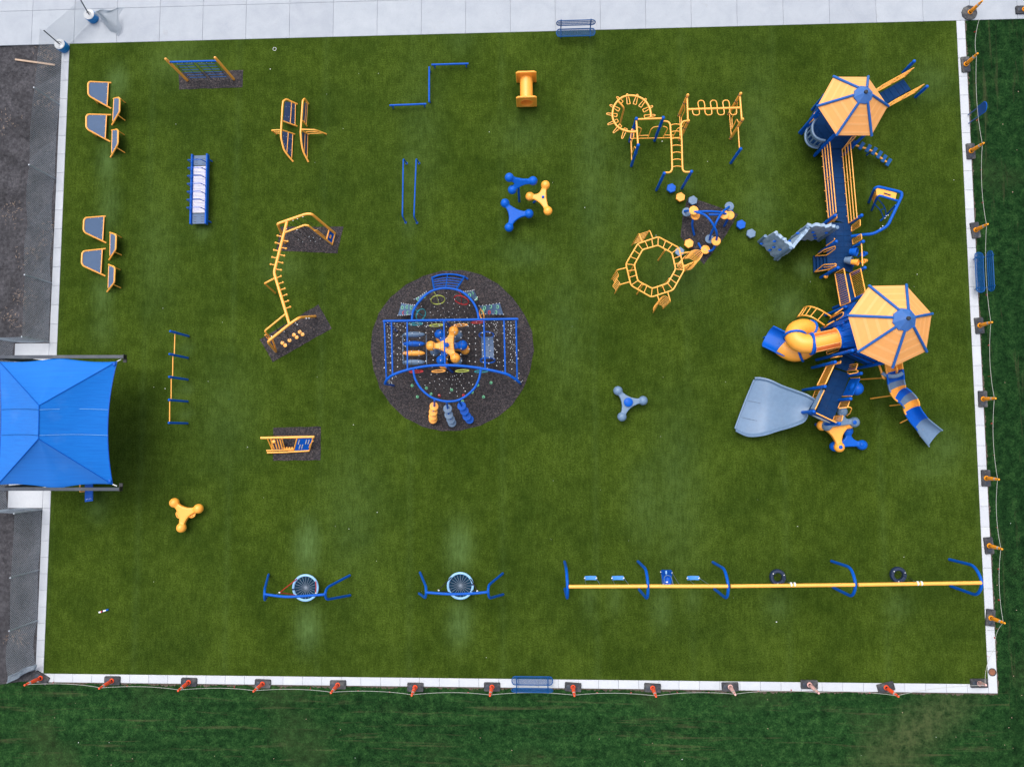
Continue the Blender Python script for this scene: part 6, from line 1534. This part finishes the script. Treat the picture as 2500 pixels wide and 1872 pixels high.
# stepped blue roof piece and walls beside the tower
part(PS, "side_panel", MB().panel(R.m((960, 490, 2.0), (1060, 440, 2.6), (1150, 275, 2.6), (1060, 310, 2.0)), .03), "blue")
gr = part(PS, "slatted_panel", MB().panel(R.m((1075, 885, 2.1), (1180, 860, 2.5), (1430, 985, 2.5), (1290, 990, 2.1)), .03), "blue")
for k in range(7): a = R(1120 + 38 * k, 885 + 15 * k, 2.36); part(gr, "slot", MB().tube([a, a + (R(1150 + 38 * k, 900 + 16 * k, 2.44) - a)], .03, 6), "navy")
# straight tunnel and spiral tube slide
def ringpts(c, t, rad, n=20):
    t = t.normalized(); s_ = t.cross(V3((0, 0, 1))).normalized(); w_ = s_.cross(t)
    return [c + s_ * (rad * math.cos(2 * math.pi * k / n)) + w_ * (rad * math.sin(2 * math.pi * k / n)) for k in range(n)]
zc2 = zt2 + .52
ta, tb, tc = R(1095, 660, zc2), R(925, 700, zc2), R(630, 765, zc2 - .05); RT2 = .43
hood = part(PS, "tunnel_hood", MB().tube([ta, lerp(ta, tb, .5), tb], [RT2 * 1.28, RT2 * 1.24, RT2 * 1.10], 24), "blue_plastic")
for k in range(5):
    a = math.pi * (.15 + .175 * k); dvec = (tb - ta).normalized(); s_ = dvec.cross(V3((0, 0, 1))).normalized(); off = s_ * math.cos(a) * RT2 * 1.20 + V3((0, 0, 1)) * math.sin(a) * RT2 * 1.20
    part(hood, "flute", MB().tube([lerp(ta, tb, .1) + off, lerp(ta, tb, .9) + off * .97], .05, 8), "blue_plastic")
part(hood, "hood_rim", MB().tube(ringpts(ta, tb - ta, RT2 * 1.30), .05, 8, True), "blue_plastic")
tn = part(PS, "tunnel", MB().tube([tb, tc], RT2, 24), "yellow_plastic")
dvec = (tc - tb).normalized(); s_ = dvec.cross(V3((0, 0, 1))).normalized()
for sg in (1, -1):
    for e in (0,):
        pts = []
        for q in (.05, .95):
            pts.append([])
            for k in range(7):
                an = math.pi * .5 + sg * (.55 + .55 * k / 6); pts[-1].append(lerp(tb, tc, q) + s_ * math.cos(an) * (RT2 + .012) + V3((0, 0, 1)) * math.sin(an) * (RT2 + .012))
        part(tn, "window", MB().grid(pts), "orange_window")
        for an in (math.pi * .5 + sg * .53, math.pi * .5 + sg * 1.12): part(tn, "window_bar", MB().tube([lerp(tb, tc, q) + s_ * math.cos(an) * (RT2 + .01) + V3((0, 0, 1)) * math.sin(an) * (RT2 + .01) for q in (.02, .98)], .022, 6), "roof_yellow")
for q in (0.0, 1.0): part(tn, "flange", MB().tube(ringpts(lerp(tb, tc, q), tc - tb, RT2 + .015), .035, 8, True), "yellow" if q == 0 else "blue")
spx = [(630, 765, zc2 - .05), (520, 758, zc2 - .10), (440, 700, zc2 - .22), (452, 615, zc2 - .40), (545, 585, zc2 - .60), (620, 640, 1.42), (618, 750, 1.22), (545, 835, 1.02), (440, 868, .84), (350, 842, .68), (290, 800, .58)]
sp3 = smooth_path([R(*q) for q in spx], 4)
segs = ((0, 9), (9, 18), (18, 30), (30, len(sp3) - 1))
for a, b in segs: part(PS, "spiral_tube", MB().tube(sp3[a:b + 1], RT2, 24), "yellow_plastic")
for k in (0, 9, 18, 30): part(PS, "tube_flange", MB().tube(ringpts(sp3[k], sp3[min(k + 1, len(sp3) - 1)] - sp3[max(k - 1, 0)], RT2 + .03, 28), .055, 8, True), "blue_plastic")
# blue run-out of the spiral slide
ex = [R(*q) for q in ((345, 800, .55), (255, 765, .42), (180, 728, .34), (92, 685, .28))]
rows_ = []
for i, c in enumerate(ex):
    d = (ex[min(i + 1, 3)] - ex[max(i - 1, 0)]); s2 = V3((-d.y, d.x, 0)).normalized(); row = []
    for k in range(11):
        a = (k / 5 - 1); row.append(c + s2 * (.52 * a) + V3((0, 0, .34 * abs(a) ** 4)))
    rows_.append(row)
ch = part(PS, "run_out", MB().shell(rows_, .035), "blue_plastic")
for k in (0, -1): part(ch, "edge_rim", MB().tube([row[k] for row in rows_], .04, 8), "blue_plastic")
for c in (ex[1], ex[3]): T(PS, "slide_leg", "blue", [V3((c.x, c.y, 0)), c], .04, 8)
q = sp3[22]; T(PS, "slide_leg", "blue", [V3((q.x, q.y, 0)), q], .05, 8)
barrier(R(812, 890, 1.4), R(955, 845, 1.4), R(806, 858, 1.7), R(958, 815, 1.7), 0)
# lower right decks
zd = 1.42; zh = 1.58
uq = [R(*q, zh) for q in ((1010, 880), (1165, 935), (1050, 1085), (905, 1040))]
ud = shelf("deck", uq, zh); tiles(ud, uq[0], uq[1] - uq[0], uq[3] - uq[0], 2, 2)
lq = [S(*q, zd) for q in ((1072, 82), (1228, 130), (1062, 590), (890, 518))]
ld = shelf("deck", lq, zd); tiles(ld, lq[0], lq[1] - lq[0], lq[3] - lq[0], 2, 6)
for x, y in ((1085, 15), (985, 255), (875, 500), (1340, 125), (1236, 375), (1125, 620)): q = S(x, y, 2.65); pp(q, 2.65)
barrier(S(905, 245, zd + .06), S(1000, 55, zd + .06), S(985, 232, zd + .98), S(1075, 38, zd + .98), 24, .03, rp=.010)
barrier(S(1000, 55, zd + .06), S(985, 60, zd + .06), S(1140, 5, zd + .98), S(1135, 25, zd + .98), 1)
barrier(S(1192, 105, zd + .06), S(1215, 45, zd + .06), S(1285, 92, zd + .98), S(1305, 30, zd + .98), 2, .026)
T(PS, "hand_rail", "yellow", round_path(S.m((1205, 120, zd + .5), (1225, 132, zd + .9), (1300, 118, zd + .95), (1310, 100, zd + .95), (1275, 92, zd + .9)), .06), .024, 7)
barrier(TW(1180, 715, zh + .06), TW(1290, 690, zh + .06), TW(1270, 690, zh + .95), TW(1410, 670, zh + .95), 3)
barrier(S(858, 375, .9), S(885, 295, .9), S(905, 372, zd + .3), S(930, 295, zd + .3), 4, .022)
barrier(S(1110, 470, zd + .06), S(1135, 405, zd + .06), S(1200, 462, zd + .95), S(1225, 398, zd + .95), 4, .022)
T(PS, "hand_rail", "yellow", round_path(S.m((1120, 470, zd + .9), (1225, 455, zd + .95), (1245, 470, zd + .9), (1225, 520, zd + .5), (1195, 540, zd + .1)), .08), .024, 7)
barrier(S(1060, 590, zd + .06), S(1075, 545, zd + .06), S(1145, 595, zd + .95), S(1160, 540, zd + .95), 6, .022)
T(PS, "top_rail", "yellow", S.m((895, 515, zd + .98), (1100, 612, zd + .98)), .03, 8)
pb_ = part(PS, "end_panel", MB().panel([S(812, 522, zd + .05), S(1010, 612, zd + .05), S(1092, 612, zd + .92), S(892, 520, zd + .92)], .035), "blue")
c = S(948, 570, zd + .5); n_ = ((S(1010, 612, zd) - S(812, 522, zd))); u2 = n_.normalized(); w2 = (S(892, 520, zd + .92) - S(812, 522, zd + .05)).normalized()
nf = u2.cross(w2); nf = nf if nf.dot(V3((-.5, -1, .3))) > 0 else -nf
part(pb_, "oval_decal", MB().prism([c + u2 * (.42 * math.cos(a)) + w2 * (.20 * math.sin(a)) + nf * .02 for a in [k * math.pi / 12 for k in range(24)]], nf * .006), "white")
part(PS, "grey_lintel", MB().panel(S.m((842, 475, zd + .70), (880, 480, zd + .95), (978, 290, zd + .95), (945, 280, zd + .70)), .04), "grey_plastic")
T(PS, "lintel_rail", "yellow", S.m((885, 482, zd + .99), (975, 292, zd + .99)), .024, 7)
# bubble panel on the right of the deck
q0, q1, q2, q3 = S(1150, 352, zd + .05), S(1232, 172, zd + .05), S(1322, 168, zd + .98), S(1246, 350, zd + .98)
pts = []; cc = (q0 + q1 + q2 + q3) / 4; uu = (q1 - q0) / 2; ww = (q3 - q0) / 2
mb = MB(); n = 28; inn2, out2 = [], []
for k in range(n):
    a = 2 * math.pi * k / n; ca_, sa_ = math.cos(a), math.sin(a); s = 1 / max(abs(ca_), abs(sa_)); out2.append(cc + uu * (ca_ * s) + ww * (sa_ * s)); inn2.append(cc + uu * (.42 * ca_) + ww * (.36 * sa_ - .05))
nn = uu.cross(ww).normalized() * .03
mb.grid([out2 + [out2[0]], inn2 + [inn2[0]]]); mb.grid([[p + nn for p in inn2 + [inn2[0]]], [p + nn for p in out2 + [out2[0]]]]); mb.grid([[p + nn for p in out2 + [out2[0]]], out2 + [out2[0]]]); mb.grid([inn2 + [inn2[0]], [p + nn for p in inn2 + [inn2[0]]]])
bp_ = part(PS, "bubble_panel", mb, "blue"); part(bp_, "bubble", MB().ball(S(1290, 275, zd + .55), .30, 22, 12), "blue_plastic")
for a, b in ((q1, q2), (q0, q3)): part(PS, "panel_rail", MB().tube([a, b], .02, 7), "yellow")
# wide grey slide
Ue = smooth_path(S.m((872, 400, zd), (800, 358, zd - .05), (700, 320, 1.15), (560, 270, .75), (440, 215, .45), (350, 192, .36), (285, 190, .34)), 4)
Le = smooth_path(S.m((805, 520, zd), (765, 580, zd - .05), (640, 632, 1.15), (500, 672, .75), (370, 712, .45), (220, 722, .36), (98, 668, .34)), 4)
rows_ = []
for i, (a, b) in enumerate(zip(Ue, Le)):
    rows_.append([lerp(a, b, k / 12) + V3((0, 0, .03 * math.cos(k / 12 * 6.28) - .05 * math.sin(k / 12 * math.pi))) for k in range(13)])
ws = part(PS, "wide_slide", MB().shell(rows_, .05), "grey_plastic")
for ed, sg in ((Ue, 1), (Le, -1)):
    wall = [[q + V3((0, -.06 * sg, -.01)) for q in ed], [q + V3((0, .05 * sg, .14)) for q in ed], [q + V3((0, .12 * sg, .13)) for q in ed], [q + V3((0, .12 * sg, -.05)) for q in ed]]
    part(ws, "side_wall", MB().grid(wall), "grey_plastic")
part(ws, "end_lip", MB().tube(smooth_path([rows_[-1][k] for k in (0, 4, 8, 12)], 4), .045, 8), "grey_plastic")
for t in (5, 9): part(ws, "seam_line", MB().tube([lerp(rows_[-2][t], rows_[-2 - 5][t], q) + V3((0, 0, .006)) for q in (0, .5, 1)], .006, 4), "beam_grey")
part(PS, "slide_threshold", MB().panel(S.m((805, 520, zd + .01), (870, 400, zd + .01), (905, 410, zd + .02), (850, 525, zd + .02)), .04), "deck_blue")
for x, y, z in ((560, 330, .7), (480, 610, .7), (240, 420, .3)): q = S(x, y, z - .12); T(PS, "slide_leg", "blue", [up(q, 0), q], .04, 8)
# wavy sectional slide on the right
cl = smooth_path(S.m((1608, 20, 1.78), (1618, 90, 1.72), (1630, 165, 1.60), (1640, 240, 1.45), (1668, 318, 1.28), (1730, 368, 1.10), (1778, 425, .94), (1795, 490, .80), (1845, 570, .60), (1925, 655, .38), (2050, 765, .26)), 6)
cuts = (("yellow_plastic", 0, 8), ("blue_plastic", 8, 16), ("grey_plastic", 16, 21), ("yellow_plastic", 21, 26), ("blue_plastic", 26, 31), ("grey_plastic", 31, 36), ("yellow_plastic", 36, 42), ("blue_plastic", 42, 52), ("grey_plastic", 52, 60))
def chan(i):
    c = cl[i]; d = cl[min(i + 1, 60)] - cl[max(i - 1, 0)]; s2 = V3((-d.y, d.x, 0)).normalized(); fl = 1.0 + .35 * max(0, (i - 52) / 8)
    wl = .42 * (1 - .6 * max(0, (i - 50) / 10)); return [c + s2 * (.36 * fl * a) + V3((0, 0, wl * abs(a) ** 4)) for a in [k / 6 - 1 for k in range(13)]]
for m_, i0, i1 in cuts:
    rows_ = [chan(i) for i in range(i0, i1 + 1)]; sg_ = part(PS, "wavy_slide_section", MB().shell(rows_, .03), m_)
    for k in (0, -1): part(sg_, "edge_rim", MB().tube([row[k] for row in rows_], .036, 7), m_)
for (x0, y0), (x1, y1), i in (((1535, 140), (1320, 186), 12), ((1575, 350), (1428, 374), 26), ((1690, 437), (1620, 444), 36)):
    g = S(x1, y1, 0); T(PS, "slide_leg", "yellow", [g, cl[i] - V3((0, 0, .02))], .03, 8)
for i, (x, y) in ((47, (1722, 612)), (55, (1918, 742))): c = cl[i] - V3((0, 0, .02)); T(PS, "slide_leg", "yellow", round_path([S(x, y, .0), S(x, y, .12), c], .05), .03, 7)
part(PS, "slide_hood", MB().tube(smooth_path(S.m((1505, 30, 1.9), (1530, 90, 2.0), (1550, 160, 1.95), (1568, 178, 1.8)), 4), [.05 + .0 * k for k in range(13)], 8), "yellow_plastic")
part(PS, "slide_hood", MB().tube(smooth_path(S.m((1682, 40, 1.9), (1690, 90, 2.0), (1685, 120, 1.85)), 4), .05, 8), "yellow_plastic")
c = S(1640, 45, 2.0); part(PS, "bay_wall", MB().tube([c + V3((.62 * math.cos(a), .5 * math.sin(a), 0)) for a in [-2.4 + k * .2 for k in range(9)]], .09, 8), "grey_plastic")
# lobed boulders at the foot
for m_, balls, z, cpt in (("blue_plastic", ((1345, 828), (1078, 842), (1205, 690)), .32, None), ("grey_plastic", ((1000, 640), (1270, 605), (1150, 500)), .95, None), ("yellow_plastic", ((952, 638), (1215, 622), (1122, 850)), .72, None)):
    o_, c_ = lobes(PS, "lobed_boulder", [S(x, y, z) for x, y in balls], .24, m_, None, .42); 
c_ = S(1120, 690, .6); T(PS, "boulder_post", "blue", [up(c_, 0), c_], .08, 10)
for x, y, z in ((1138, 850, .955), (1276, 606, 1.18), (1352, 826, .55)): c = S(x, y, z); part(PS, "boulder_cap", MB().lathe(c, [(.09, -.04), (.09, 0), (.05, .02)], 14), "blue")
